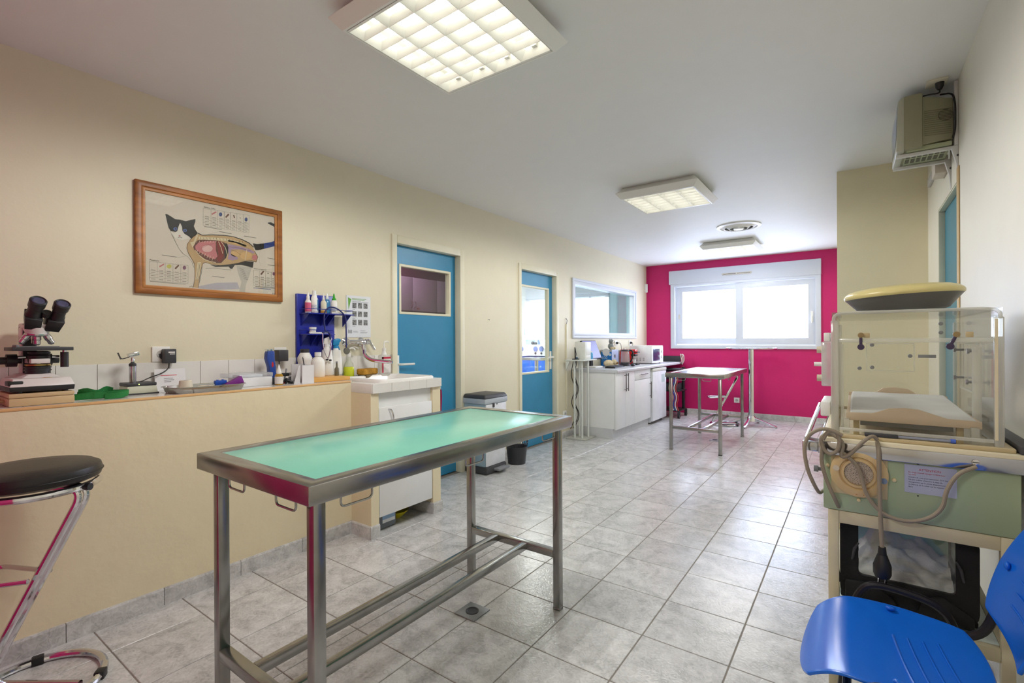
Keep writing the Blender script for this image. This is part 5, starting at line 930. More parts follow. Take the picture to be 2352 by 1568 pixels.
for y in (6.99, 7.5): cyl((-2.5, y, 0), (-2.5, y, .027), .02).build('foot', DARK, fg)
MB().cyl((-2.95, 6.99, 0), (-2.95, 6.99, .027), .02).cyl((-2.95, 7.5, 0), (-2.95, 7.5, .027), .02).build('rear_feet', DARK, fg)

# monitor
def screen_mat():
    m = glow('screen_violet', (136, 134, 206), .42); m.node_tree.nodes['Principled BSDF'].inputs['Base Color'].default_value = lin((30, 30, 44)); return m
mo = thing('monitor', 'flat screen with a violet picture on the worktop', 'monitor', (-2.93, 6.03, WT))
box(-.085, .085, -.11, .11, 0, .022).build('base', WPLAS, mo, bevel=.006); box(-.05, -.025, -.035, .035, .02, .17).build('neck', BLACK, mo, bevel=.004)
MS = tr(-.03, 0, .235) @ ry(-.38) @ rz(.0)
box(-.022, .010, -.215, .215, -.128, .145, MS).build('casing', BLACK, mo, bevel=.006)
box(.0102, .0112, -.203, .203, -.113, .133, MS).build('screen', screen_mat(), mo, smooth=0)
kb = thing('keyboard', 'black computer keyboard in front of the screen', 'keyboard', (-2.69, 6.20, WT), math.radians(6))
MB().hexa([(-.07, -.22, 0), (.07, -.22, 0), (.07, .22, 0), (-.07, .22, 0)], [(-.068, -.218, .022), (.068, -.218, .012), (.068, .218, .012), (-.068, .218, .022)]).build('case', BLACK, kb, bevel=.003)
ky = MB()
for r in range(5):
    for c in range(14): ky.box(-.058+r*.024, -.038+r*.024, -.205+c*.0295, -.179+c*.0295, .0225-r*.0016, .028-r*.0016)
o = ky.build('keys', DARK, kb, smooth=0); o['kind'] = 'stuff'
mu = thing('computer_mouse', 'black computer mouse on the worktop edge', 'mouse', (-2.60, 6.62, WT)); MB().ball((0, 0, 0), .032, .054, .019).build('shell', BLACK, mu); box(-.002, .002, -.03, -.01, .012, .0185).build('wheel', GREY, mu, bevel=.001)
mu.location.z = WT+.0195
# plush dogs
FUR = mat('plush_beige', (212, 196, 160), .95, var=.12, scale=50, bump=.5, bscale=160); FURG = mat('plush_grey', (140, 144, 144), .95, var=.2, scale=60, bump=.5, bscale=160)
pg = thing('plush_dog', 'small grey and cream plush dog sitting on the blue wipes box', 'soft toy', (-2.93, 6.60, WT+.2365))
MB().ball((0, 0, .05), .04, .045, .05).build('body', FURG, pg); MB().ball((.008, 0, .118), .036, .038, .034).build('head', FURG, pg); MB().ball((.036, -.003, .108), .02, .022, .018).build('muzzle', mat('plush_white', (226, 224, 216), .95), pg); MB().ball((.055, -.004, .112), .006, .008, .006).build('nose', BLACK, pg)
for s in (-1, 1): MB().ball((0, s*.034, .135), .012, .012, .022).build('ear', FURG, pg); MB().ball((.035, s*.034, .022), .028, .018, .02).build('paw', FUR, pg)
for s in (-1, 1): MB().ball((.036, s*.016-.003, .128), .005, .005, .005).build('eye', BLACK, pg)
pl_ = thing('plush_dog', 'beige plush dog lying in front of the blue wipes box', 'soft toy', (-2.84, 6.35, WT))
MB().ball((0, -.04, .05), .05, .12, .05).build('body', FUR, pl_); MB().ball((.03, .09, .06), .042, .045, .042).build('head', FUR, pl_); MB().ball((.068, .10, .05), .022, .02, .018).build('muzzle', mat('plush_brown', (130, 96, 64), .95), pl_); MB().ball((.088, .10, .054), .006, .007, .005).build('nose', BLACK, pl_)
for s in (-1, 1): MB().ball((.02, .09+s*.045, .05), .02, .012, .035).build('ear', FUR, pl_); MB().ball((.06, .03+s*.06, .018), .04, .018, .017).build('paw', FUR, pl_)
# wipes box
bx = thing('wipes_box', 'blue and white cardboard box of 600 wipes on the worktop', 'box', (-2.948, 6.60, WT), math.radians(0))
box(-.085, .085, -.115, .115, 0, .236).build('carton', mat('box_blue', (24, 116, 196), .4, var=.03), bx, bevel=.001)
MB().box(-.086, .086, -.116, .116, .205, .2362).build('grey_band', mat('box_grey', (176, 178, 178), .4), bx, smooth=0)
box(.085, .0862, -.116, .116, 0, .2363).build('white_side', mat('box_pale', (196, 206, 240), .4), bx, smooth=0)
box(.0861, .0868, -.03, .01, .12, .165).build('side_mark', DARK, bx, smooth=0)
lathe([(0, 0), (.055, 0), (.055, .0012), (0, .0012)], (-.005, -.1152, .20), 28, rx(PI/2)).build('round_logo', mat('logo_white', (222, 222, 226)), bx)
lathe([(0, 0), (.02, 0), (.02, .0012), (0, .0012)], (.058, -.1152, .165), 24, rx(PI/2)).build('round_seal', mat('seal_grey', (196, 208, 220)), bx)
lettering([('600', .062, -.075, .10, 'LEFT')], face_ny(0, -.1162, 0), mat('print_pale', (176, 206, 236)), bx); lettering([('LINGETTES', .026, -.075, .065, 'LEFT')], face_ny(0, -.1162, 0), mat('print_mid', (120, 176, 220)), bx)
# kettle
kt = thing('kettle', 'clear electric kettle with dark handle on its base', 'kettle', (-2.75, 6.70, WT), math.radians(-62))
lathe([(0, 0), (.075, 0), (.08, .008), (.072, .02), (0, .022)], n=28).build('power_base', BLACK, kt)
lathe([(.066, .022), (.068, .04), (.062, .16), (.055, .215), (.053, .215), (.06, .16), (.064, .04), (.05, .03), (0, .03)], n=28).build('jug', clear('kettle_glass', (250, 249, 249), .06, .03, .14, (240, 236, 236)), kt)
lathe([(0, .022), (.068, .022), (.069, .05), (.064, .052), (0, .05)], n=28).build('jug_foot', DARK, kt); lathe([(.058, .213), (.062, .22), (.055, .235), (0, .24)], n=28).build('lid', DARK, kt)
tube([(.0, .055, .225), (.0, .10, .225), (.0, .115, .17), (.0, .095, .09), (.0, .07, .05)], .012, bend=.04).build('handle', BLACK, kt)
# coffee machine
cm = thing('coffee_machine', 'bright red capsule coffee machine beside the kettle', 'coffee machine', (-2.80, 7.02, WT))
RED = mat('machine_red', (208, 28, 30), .2, var=.03)
box(-.15, .03, -.06, .06, 0, .20).build('body', RED, cm, bevel=.012); box(-.14, .10, -.058, .058, .16, .235).build('top', RED, cm, bevel=.014); box(.03, .10, -.05, .05, .13, .165).build('brew_head', BLACK, cm, bevel=.006)
box(.03, .13, -.052, .052, 0, .025).build('drip_tray', BLACK, cm, bevel=.004); tube([(.06, -.06, .20), (.13, -.065, .19), (.13, .065, .19), (.06, .06, .20)], .007, bend=.02).build('lever', BLACK, cm); box(-.19, -.15, -.05, .05, 0, .22).build('water_tank', clear('tank_clear', (210, 206, 210), .08, .05, .2), cm, bevel=.01)
cu_ = thing('paper_cup', 'small white cup under the coffee machine spout', 'cup', (-2.738, 7.02, WT+.0255)); lathe([(0, 0), (.02, 0), (.027, .055), (.025, .055), (.018, .003), (0, .003)], n=20).build('cup', WPLAS, cu_); MB().torus((0, 0, .055), .0265, .0016, 20, 6).build('rim', WPLAS, cu_)
wbt = thing('white_canister', 'white canister standing behind the coffee machine', 'canister', (-2.955, 7.17, WT)); lathe([(0, 0), (.034, 0), (.034, .21), (.02, .23), (0, .23)], n=20).build('body', BW, wbt); lathe([(.021, .228), (.021, .25), (0, .25)], n=16).build('cap', WPLAS, wbt)
# microwave
mw = thing('microwave', 'white microwave oven at the far end of the worktop', 'microwave', (-2.745, 7.57, WT), math.radians(-3))
box(-.19, .17, -.225, .225, .012, .275).build('body', mat('microwave_white', (228, 228, 230), .35), mw, bevel=.006)
box(.17, .188, -.224, .224, .014, .273).build('front', WHITE, mw, bevel=.005); box(.188, .19, -.19, .07, .05, .235).build('window', mat('mw_window', (66, 62, 96), .15), mw, bevel=.001)
for z in (.20, .11): MB().lathe([(0, 0), (.024, 0), (.022, .02), (0, .022)], (.188, .15, z), 24, ry(PI/2)).build('dial', WPLAS, mw)
box(-.19, .185, -.22, .22, .275, .287).build('top_cover', WHITE, mw, bevel=.004)
for r in range(3):
    for c in range(4): box(-.13+c*.055, -.105+c*.055, -.2262, -.2248, .05+r*.018, .058+r*.018).build('vent_slot', GREY, mw, smooth=0)
for x in (-.16, .14):
    for y in (-.19, .19): cyl((x, y, 0), (x, y, .013), .012, n=10).build('foot', DARK, mw)
# plugs
for lab, y, ln in (('black plug with cable in the left socket above the worktop', 7.05, ((-3.0, 7.07, 1.20), (-2.97, 7.06, 1.19), (-2.93, 7.0, 1.12), (-2.91, 6.93, 1.06))), ('black plug with white tag in the right socket above the worktop', 7.62, ((-3.0, 7.62, 1.20), (-2.985, 7.60, 1.17), (-2.98, 7.50, 1.10), (-2.96, 7.30, 1.02)))):
    t = thing('power_plug', lab, 'plug', (XL, y, 1.2), world=True)
    MB().lathe([(0, 0), (.019, 0), (.017, .022), (.009, .034), (0, .036)], (XL+.010, y, 1.20), 18, ry(PI/2)).build('plug', BLACK, t); tube([(XL+.04, y, 1.2)]+list(ln), .0035, n=8, bend=.03).build('cable', BLACK, t)
# cables hanging at the worktop end
hg = thing('cable_bundle', 'bundle of white and brown sensor leads hooked at the worktop end', 'cables', (-2.44, 8.30, WT), world=True)
for k, cc in enumerate(((232, 226, 222), (150, 60, 60), (226, 220, 216))):
    tube([(-2.40+.01*k, 8.31, WT-.01), (-2.395+.012*k, 8.28, WT+.05), (-2.42+.012*k, 8.28, WT+.14), (-2.385+.012*k, 8.28, WT+.12), (-2.37+.008*k, 8.28, WT+.03), (-2.39, 8.29, WT-.04)], .006, n=8, bend=.03).build('lead', mat('lead_%d' % k, cc), hg)
MB().box(-2.43, -2.40, 8.24, 8.33, WT-.03, WT-.005).build('clamp', GREY, hg)

# ================================================================ MONITOR TROLLEY BEHIND THE FRIDGE
tl = thing('equipment_trolley', 'black equipment trolley with coloured cables squeezed beside the fridge', 'trolley', (-2.45, 7.95, 0), world=True)
for x in (-2.66, -2.30): box(x-.02, x+.02, 8.02, 8.07, .10, .80).build('post', BLACK, tl, bevel=.003)
for z in (.11, .42, .62, .76): box(-2.70, -2.27, 7.72, 8.12, z, z+.02).build('shelf', BLACK, tl, bevel=.003)
for x, y in ((-2.28, 7.72), (-2.68, 7.72), (-2.28, 8.1), (-2.68, 8.1)):
    MB().cyl((x-.015, y, .035), (x+.015, y, .035), .035, n=18).build('caster', BLACK, tl); box(x-.02, x+.02, y-.012, y+.012, .06, .11).build('caster_fork', DARK, tl)
box(-2.66, -2.32, 7.76, 8.08, .44, .54).build('monitor_unit', DARK, tl, bevel=.004)
box(-2.66, -2.32, 7.76, 8.08, .64, .74).build('module_unit', mat('module_brown', (96, 52, 66), .45), tl, bevel=.004)
for k, cc in enumerate(((210, 150, 120), (232, 232, 230), (50, 90, 170), (226, 226, 226), (176, 60, 60))):
    y = 7.70-.012*k; x = -2.42+.03*k
    tube([(x, y+.04, .72), (x+.03, y, .60), (x-.02, y, .48), (x+.04, y, .34), (x, y, .22), (x+.03, y+.02, .13)], .008, n=8, bend=.06).build('cable', mat('cable_%d' % k, cc), tl)

# ================================================================ WHITE TUBE STAND WITH SHELF
sd = thing('shelf_stand', 'white tube stand with small shelf between the second door and the cabinets', 'stand', (-2.86, 5.46, 0), world=True)
SW = mat('stand_white', (216, 220, 214), .4)
box(-2.99, -2.72, 5.345, 5.655, 0, .016).build('floor_plate', mat('plate_grey', (186, 186, 178), .5), sd, bevel=.002)
for x, y in ((-2.90, 5.42), (-2.80, 5.43), (-2.90, 5.55), (-2.78, 5.56)): cyl((x, y, .016), (x, y, .985), .013, n=14).build('tube', SW, sd)
box(-3.0, -2.74, 5.36, 5.74, .985, 1.0).build('shelf', SW, sd, bevel=.003)
MB().prism([(-3.0, .985), (-2.94, .985), (-3.0, .86)], 5.37, 5.385, 'y').build('bracket', SW, sd, smooth=0)
for k, (dx, dy) in enumerate(((-.06, -.02), (-.05, .03), (-.02, .0))):
    tube([(-2.87+dx, 5.47+dy, .98), (-2.90+dx, 5.45+dy, .80), (-2.85+dx, 5.49+dy, .62), (-2.90+dx, 5.44+dy, .45), (-2.84+dx, 5.50+dy, .30), (-2.90+dx, 5.44+dy, .12)], .005, n=8, bend=.08).build('cable', BLACK, sd)
dp = thing('paper_dispenser', 'plain white dispenser box on the stand shelf', 'dispenser', (-2.85, 5.56, 1.0005), world=True); box(-2.93, -2.78, 5.48, 5.645, 1.0005, 1.222).build('case', mat('dispenser_white', (226, 228, 222), .4), dp, bevel=.006); box(-2.7802, -2.7785, 5.50, 5.63, 1.02, 1.05).build('slot_panel', WPLAS, dp, bevel=.0005)
blb = thing('wipes_tub', 'small light blue bottle right of the white dispenser box', 'bottle', (-2.80, 5.685, 1.0005)); lathe([(0, 0), (.026, 0), (.028, .004), (.028, .07), (.02, .085), (0, .086)], n=20).build('body', mat('tub_blue', (96, 170, 220), .35), blb); lathe([(.018, .084), (.018, .10), (0, .10)], n=16).build('cap', WPLAS, blb)
tt = thing('tool_rest', 'small black instrument in a stand on the left end of the shelf', 'instrument', (-2.88, 5.41, 1.0005)); box(-.03, .03, -.035, .05, 0, .012).build('base', BLACK, tt, bevel=.003); cyl((0, -.01, .01), (0, -.014, .155), .006, n=8).build('rod', BLACK, tt); tube([(0, .008, .012), (0, -.006, .15), (.0, .012, .10), (0, .03, .05)], .004, n=6, bend=.02).build('probe', DARK, tt); box(-.012, .012, .03, .045, .012, .03).build('blue_knob', mat('knob_blue', (70, 110, 150)), tt, bevel=.003)

# ================================================================ MACHINES IN THE ROOM BEHIND THE SECOND DOOR
am = thing('anaesthesia_machine', 'white machine with round gauges seen through the second door', 'machine', (-4.55, 7.2, 0), world=True)
box(-4.95, -4.2, 7.1, 7.5, .98, 1.17).build('gauge_panel', mat('machine_white', (236, 238, 246), .4), am, bevel=.006)
box(-4.95, -4.25, 7.12, 7.5, .55, .96).build('blue_cabinet', mat('machine_blue', (40, 96, 190), .4), am, bevel=.006)
for x in (-4.86, -4.56, -4.44): MB().lathe([(0, 0), (.045, 0), (.045, .012), (0, .012)], (x, 7.10, 1.10), 20, rx(PI/2)).build('gauge', mat('gauge_blue', (110, 124, 176)), am)
for x in (-4.86, -4.56, -4.44): MB().lathe([(0, 0), (.018, 0), (.018, .014), (0, .014)], (x, 7.10, 1.02), 14, rx(PI/2)).build('knob', DARK, am)
for x in (-4.9, -4.3): box(x-.02, x+.02, 7.16, 7.44, .06, .55).build('leg', GREY, am, bevel=.003)
for x in (-4.9, -4.3):
    for y in (7.2, 7.4): MB().cyl((x-.012, y, .035), (x+.012, y, .035), .035, n=14).build('caster', BLACK, am)
lathe([(0, 0), (.07, 0), (.07, .22), (.05, .25), (0, .26)], (-4.50, 7.28, 1.17), 20).build('absorber', mat('absorber_grey', (176, 190, 206), .3), am)
cyl((-4.50, 7.28, 1.43), (-4.50, 7.28, 1.49), .055).build('absorber_cap', mat('cap_pale', (200, 206, 214)), am); cyl((-4.72, 7.3, 1.17), (-4.72, 7.3, 1.62), .012).build('pole', STEEL, am); cyl((-4.30, 7.3, 1.4), (-4.06, 7.3, 1.41), .012).build('arm', STEEL, am)
box(-4.84, -4.64, 7.2, 7.4, 1.17, 1.34).build('vaporizer', mat('vapor_blue', (150, 172, 206), .4), am, bevel=.01); cyl((-4.80, 7.18, 1.34), (-4.80, 7.18, 1.46), .04).build('bottle', mat('vapor_teal', (120, 156, 170), .3), am)
box(-4.62, -4.57, 7.17, 7.2, 1.17, 1.38).build('flow_meter', mat('absorber_grey', (176, 190, 206)), am, bevel=.004)
for k in range(3): tube([(-4.48+.03*k, 7.1, 1.30), (-4.40+.04*k, 6.98, 1.26), (-4.25+.05*k, 6.92, 1.10), (-4.05+.05*k, 6.95, .98)], .018, n=10, bend=.1).build('hose', WPLAS, am)
for x, z in ((-4.66, 1.2), (-4.60, 1.19), (-4.42, 1.27)): MB().ball((x, 7.16, z), .03).build('valve', DARK, am)
sb = thing('side_table', 'steel instrument stand seen through the lower part of the second door window', 'table', (-4.0, 6.3, 0), world=True)
box(-4.28, -3.85, 6.15, 6.5, .94, .98).build('top', STEEL, sb, bevel=.004); cyl((-4.05, 6.33, .03), (-4.05, 6.33, .94), .03).build('column', STEEL, sb); lathe([(0, 0), (.2, 0), (.19, .03), (0, .04)], (-4.05, 6.33, 0), 28).build('base', STEEL, sb); box(-4.2, -3.9, 6.2, 6.45, .5, .52).build('lower_shelf', STEEL, sb, bevel=.003)
# ================================================================ TELEVISION ON ITS WALL BRACKET
OLV = mat('tv_olive', (150, 148, 122), .5, var=.04)
tv = thing('television', 'old beige-grey tube television high on the right-hand wall', 'television', (.30, 3.44, 2.23), world=True)
MB().hexa([(.277, 3.275, 2.245), (.408, 3.31, 2.26), (.408, 3.58, 2.26), (.277, 3.615, 2.245)], [(.277, 3.275, 2.50), (.408, 3.31, 2.47), (.408, 3.58, 2.47), (.277, 3.615, 2.50)]).build('rear_shell', OLV, tv, bevel=.008)
MB().box(.205, .285, 3.262, 3.628, 2.232, 2.515).build('front_shell', OLV, tv, bevel=.010)
MB().hexa([(.176, 3.275, 2.235), (.21, 3.262, 2.225), (.21, 3.628, 2.225), (.176, 3.615, 2.235)], [(.186, 3.275, 2.50), (.21, 3.262, 2.515), (.21, 3.628, 2.515), (.186, 3.615, 2.50)]).build('bezel', mat('tv_front', (176, 176, 158), .45), tv, bevel=.006)
MB().grid(lambda u, v: (.176-.012*math.sin(PI*u)*math.sin(PI*v)+.008*v, 3.30+.29*u, 2.275+.21*v), 10, 10).build('screen', mat('tv_glass', (96, 110, 140), .08), tv)
sl = MB()
for k in range(13): sl.box(.292, .404, 3.2765+.0*k, 3.28, 2.29+k*.0105, 2.293+k*.0105, tr(.292, 3.28, 0) @ rz(.26) @ tr(-.292, -3.28, 0))
sl.build('side_ribs', mat('tv_ribs', (128, 126, 102), .5), tv, smooth=0)
GM = tr(.376, 3.299, 2.385) @ rz(.26)
lathe([(0, 0), (.03, 0), (.03, .002), (0, .002)], (0, 0, 0), 24, GM @ rx(PI/2)).build('speaker_disc', mat('tv_dark', (90, 88, 72), .6), tv)
for k in range(7):
    z = -.022+.0073*k; w = math.sqrt(max(0, .028**2-z*z)); box(-w, w, -.0045, -.001, z-.0012, z+.0012, GM).build('speaker_slat', OLV, tv, smooth=0)
MB().box(.22, .40, 3.29, 3.60, 2.226, 2.246).build('underside', mat('tv_under', (166, 172, 140), .5), tv, bevel=.003)
for r in range(2):
    for c in range(7): box(.225+c*.024, .242+c*.024, 3.34+r*.09, 3.41+r*.09, 2.2245, 2.2265).build('vent', mat('tv_dark', (90, 88, 72)), tv, smooth=0)
tube([(.404, 3.30, 2.26), (.412, 3.285, 2.30), (.412, 3.285, 2.42), (.405, 3.30, 2.49), (.36, 3.33, 2.505)], .0042, n=8, bend=.03).build('cable', BLACK, tv)
bk = thing('tv_bracket', 'white metal wall bracket carrying the television', 'bracket', (.41, 3.42, 2.05), world=True)
BRW = mat('bracket_white', (206, 206, 204), .4)
for y in (3.315, 3.545):
    MB().prism([(.178, 2.207), (.40, 2.207), (.418, 2.13), (.424, 2.06), (.4255, 2.06), (.4255, 2.222), (.178, 2.222)], y-.011, y+.011, 'y').build('arm', BRW, bk, bevel=.002)
    MB().cyl((.424, y-.012, 2.17), (.424, y+.012, 2.17), .006).build('bolt', DARK, bk)
box(.4225, .4255, 3.312, 3.55, 2.222, 2.545).build('back_plate', mat('bracket_plate', (196, 186, 170), .45), bk, smooth=0)
box(.41, .4255, 3.300, 3.318, 2.222, 2.548).build('back_rail', BRW, bk, bevel=.001)
csk = thing('ceiling_socket', 'socket plate on the ceiling with the television plug', 'socket', (.34, 3.275, ZC)); MB().box(-.042, .042, -.042, .042, -.010, 0).build('plate', mat('plate_beige', (214, 208, 190), .5), csk, bevel=.003)
MB().lathe([(0, 0), (.019, 0), (.017, -.02), (.009, -.034), (0, -.036)], (.012, .0, -.010), 18).build('plug', BLACK, csk); tube([(.012, 0, -.044), (.012, .0, -.062), (-.02, -.02, -.066), (-.06, .02, -.05), (-.04, .10, -.035)], .0035, n=8, bend=.02).build('cable', BLACK, csk)

# ================================================================ INCUBATOR ON ITS CART
ICR = mat('cart_cream', (206, 196, 164), .45, var=.05); IGR = mat('cart_green', (164, 180, 148), .4, var=.04); ICT = mat('deck_cream', (222, 212, 184), .4)
ACR = clear('acrylic', (253, 253, 252), .035, .03, .012); ACE = clear('acrylic_edge', (250, 250, 246), .08, .06, .30, (246, 246, 238)); ICH = mat('cart_chrome', (190, 192, 200), .12, 1, var=.05)
ic = thing('incubator', 'clear acrylic infant incubator on a green and cream cart at the right wall', 'incubator', (.14, 2.2, 0), world=True)
for x in (-.073, .313):
    for y in (1.80, 2.56):
        l = box(x, x+.028, y, y+.028, .075, .71).build('leg', ICR, ic, bevel=.002)
        MB().cyl((x, y+.014, .036), (x+.028, y+.014, .036), .036, n=18).build('caster', DARK, l)
for z0, z1 in ((.672, .71), (.372, .408)):
    for y in (1.802, 2.562): box(-.045, .313, y, y+.024, z0, z1).build('beam', ICR, ic, bevel=.002)
    for x in (-.071, .315): box(x, x+.024, 1.828, 2.56, z0, z1).build('side_beam', ICR, ic, bevel=.002)
box(-.046, .314, 1.826, 2.562, .396, .408).build('lower_shelf', mat('shelf_mint', (206, 218, 208), .35), ic, smooth=0)
body = box(-.085, .352, 1.80, 2.60, .711, .885).build('body', IGR, ic, bevel=.004)
MB().box(.352, .356, 1.85, 2.5, .74, .86).build('side_vent_panel', GREY, ic)
# filter
fx, fz = .005, .835
box(fx-.070, fx+.070, 1.7955, 1.80, fz-.070, fz+.068).build('filter_plate', mat('filter_pale', (206, 190, 150), .5), ic, bevel=.002)
FB = mat('filter_beige', (214, 186, 138), .45)
fr_ = lathe([(.072, 0), (.072, .006), (.062, .011), (.050, .012), (.047, .007), (.043, .012), (.037, .013), (.036, .004), (0, .004)], (fx, 1.7955, fz), 40, rx(PI/2)).build('filter_ring', FB, ic)
def meshmat():
    m = mat('filter_mesh', (156, 140, 126), .5, .4); nt = m.node_tree; vo = nt.nodes.new('ShaderNodeTexVoronoi'); vo.inputs['Scale'].default_value = 420
    tc = nt.nodes.new('ShaderNodeTexCoord'); nt.links.new(tc.outputs['Object'], vo.inputs['Vector']); rp = nt.nodes.new('ShaderNodeValToRGB'); rp.color_ramp.elements[0].position = .25; rp.color_ramp.elements[0].color = lin((70, 60, 54)); rp.color_ramp.elements[1].position = .45; rp.color_ramp.elements[1].color = lin((196, 182, 168))
    nt.links.new(vo.outputs['Distance'], rp.inputs[0]); nt.links.new(rp.outputs[0], nt.nodes['Principled BSDF'].inputs['Base Color']); return m
lathe([(0, .0052), (.0355, .0052), (.0355, .004), (0, .004)], (fx, 1.7955, fz), 32, rx(PI/2)).build('mesh_screen', meshmat(), fr_)
for dx, dz, c in ((-.056, .01, (226, 212, 190)), (.060, -.012, (120, 136, 160))): lathe([(0, .0105), (.0085, .0105), (.0085, .0135), (0, .014)], (fx+dx, 1.7955, fz+dz), 16, rx(PI/2)).build('filter_stud', mat('stud_%d' % c[0], c), fr_)
for dx, dz in ((-.078, .012), (.085, -.008), (.0, -.082)): lathe([(0, 0), (.0055, 0), (.005, .006), (0, .008)], (fx+dx, 1.80, fz+dz), 14, rx(PI/2)).build('knob', mat('knob_cream', (226, 206, 160)), ic)
lettering([('6  7', .018, 0, 0, 'CENTER')], face_ny(fx+.004, 1.7848, fz-.064), mat('stamp_orange', (196, 116, 66)), fr_)
# label
lb_ = box(.113, .226, 1.7985, 1.80, .797, .878).build('notice_label', mat('label_lilac', (176, 182, 206), .5, var=.02), ic, smooth=0)
MT = face_ny(.113, 1.7982, .797)
lettering([('ATTENTION', .0085, .056, .0655, 'CENTER'), ('En usage intensif changer le filtre tous', .0052, .009, .0575, 'LEFT'), ('les mois', .0052, .009, .051, 'LEFT')], MT, mat('label_red_ink', (190, 40, 60)), lb_, 'red_lettering')
lettering([('Numéro de code pour commande: 25 M 206', .0047, .009, .0435, 'LEFT'), ("Ne pas oublier d'inscrire la date du", .0052, .009, .0365, 'LEFT'), ('changement sur la petite étiquette jointe', .0052, .009, .0295, 'LEFT'), ('au filtre et de la coller sur le support', .0052, .009, .0225, 'LEFT'), ('filtre', .0052, .009, .0155, 'LEFT')], MT, mat('label_dark_ink', (40, 42, 70)), lb_, 'dark_lettering')
for x, z, r in ((.115+.0285, .889-.006, .0035), (.143, .790, .002)): lathe([(0, 0), (r, 0), (r, .001), (0, .001)], (x, 1.80, z), 12, rx(PI/2)).build('screw_hole', BLACK, ic)
# rails and deck
MB().ring(-.098, .398, 1.785, 2.64, .008, .884, .923, 'z').build('chrome_rail', ICH, ic, bevel=.002)
MB().lathe([(0, 0), (.009, 0), (.008, .003), (0, .0035)], (.222+.04, 1.785, .906), 18, rx(PI/2)).build('rail_screw', CHROME, ic); box(.255, .269, 1.7805, 1.7815, .905, .907).build('screw_slot', DARK, ic, smooth=0)
box(-.090, .390, 1.793, 2.632, .884, .934).build('deck', ICT, ic, bevel=.004)
MB().ring(-.075, .345, 1.81, 2.60, .02, .934, .946, 'z').build('deck_rim', mat('deck_rim', (196, 178, 140), .45), ic, bevel=.003)
box(.35, .388, 1.80, 2.60, .934, .955).build('side_gutter', DARK, ic, bevel=.003)
# hood
hx0, hx1, hy0, hy1, hz0, hz1 = -.062, .322, 1.825, 2.56, .944, 1.324; tk = .006
box(hx0, hx1, hy0, hy0+tk, hz0, hz1).build('hood_front', ACR, ic, smooth=0); box(hx0, hx1, hy1-tk, hy1, hz0, hz1).build('hood_back', ACR, ic, smooth=0)
box(hx0, hx0+tk, hy0+tk, hy1-tk, hz0, hz1).build('hood_side', ACR, ic, smooth=0); box(hx1-tk, hx1, hy0+tk, hy1-tk, hz0, hz1).build('hood_side', ACR, ic, smooth=0)
box(hx0+tk, hx1-tk, hy0+tk, hy1-tk, hz1-tk, hz1).build('hood_top', ACR, ic, smooth=0)
for x in (hx0-.003, hx1-.017): box(x, x+.020, hy0-.004, hy0+.012, hz0-.004, hz1-.025).build('corner_post', ACE, ic, bevel=.003)
for x in (hx0-.001, hx1-.011): box(x, x+.012, hy1-.012, hy1+.002, hz0, hz1-.02).build('rear_post', ACE, ic, bevel=.003)
tube([(hx0+.004, hy0-.001, hz1-.03), (hx0+.006, hy0-.001, hz1-.008), (hx0+.03, hy0-.001, hz1-.002), (hx1-.03, hy0-.001, hz1-.002), (hx1-.006, hy0-.001, hz1-.008), (hx1-.004, hy0-.001, hz1-.03)], .0045, n=8, bend=.02).build('hood_edge', ACE, ic)
box(hx1-.0165, hx1-.010, hy0-.0055, hy0-.004, hz0+.02, hz1-.03).build('seal_strip', mat('seal_cream', (222, 210, 180), .6), ic, smooth=0)
box(hx0+.018, hx1-.018, hy0-.008, hy0, 1.230, 1.242).build('hinge_bar', ACE, ic, bevel=.002)
box(hx0+.018, hx1-.018, hy0-.006, hy0, hz0+.012, hz0+.022).build('lower_bar', ACE, ic, bevel=.002)
for x, a in ((.012, 0), (.228, -.38)):
    M_ = tr(x, hy0-.010, 1.252) @ ry(-a if a else 0)
    lv = box(-.004, .004, -.006, .002, -.036, .004, M_).build('latch_lever', mat('latch_dark', (60, 48, 76), .35), ic, bevel=.002)
    MB().lathe([(0, 0), (.009, 0), (.009, .004), (0, .005)], (0, 0, 0), 18, M_ @ tr(0, -.002, -.036) @ rx(PI/2)).build('latch_foot', mat('latch_dark', (60, 48, 76)), lv)
    MB().lathe([(0, 0), (.008, 0), (.008, .006), (0, .007)], (0, 0, 0), 14, M_ @ rx(PI/2)).build('latch_pivot', mat('bronze', (150, 130, 96), .35, .8), lv)
for x in (.026, .256): box(x-.008, x+.008, hy0-.006, hy0, 1.244, 1.259).build('catch_plate', mat('catch_tan', (190, 170, 130)), ic, bevel=.001)
# rear hatch outlines and studs
MB().ring(.035, .195, 1.105, 1.223, .004, hy1-.012, hy1-.006, 'y').build('rear_hatch', ACE, ic)
for x, z in ((.055, 1.215), (.055, 1.12), (.18, 1.17), (.012, 1.115), (.275, 1.30), (.275, 1.265)): lathe([(0, 0), (.008, 0), (.007, .006), (0, .007)], (x, hy1-.006, z), 14, rx(PI/2)).build('stud', GREY, ic)
MB().box(.205, .26, hy1-.012, hy1-.006, 1.163, 1.176).build('hatch_latch', GREY, ic, bevel=.001)
MB().ring(2.05, 2.40, 1.06, 1.225, .004, hx1-.012, hx1-.007, 'x').build('side_hatch', ACE, ic)
for y, z in ((2.10, 1.20), (2.12, 1.10), (2.36, 1.20), (2.36, 1.10)): MB().cyl((hx1-.03, y, z), (hx1-.006, y, z), .004).cyl((hx1-.034, y, z), (hx1-.028, y, z), .008).build('hatch_knob', GREY, ic)
cyl((.292, 1.97, .95), (.292, 1.97, 1.215), .011).build('clear_rod', ACE, ic); box(-.040, -.032, 1.86, 1.872, .955, 1.225).build('clear_ruler', ACE, ic)
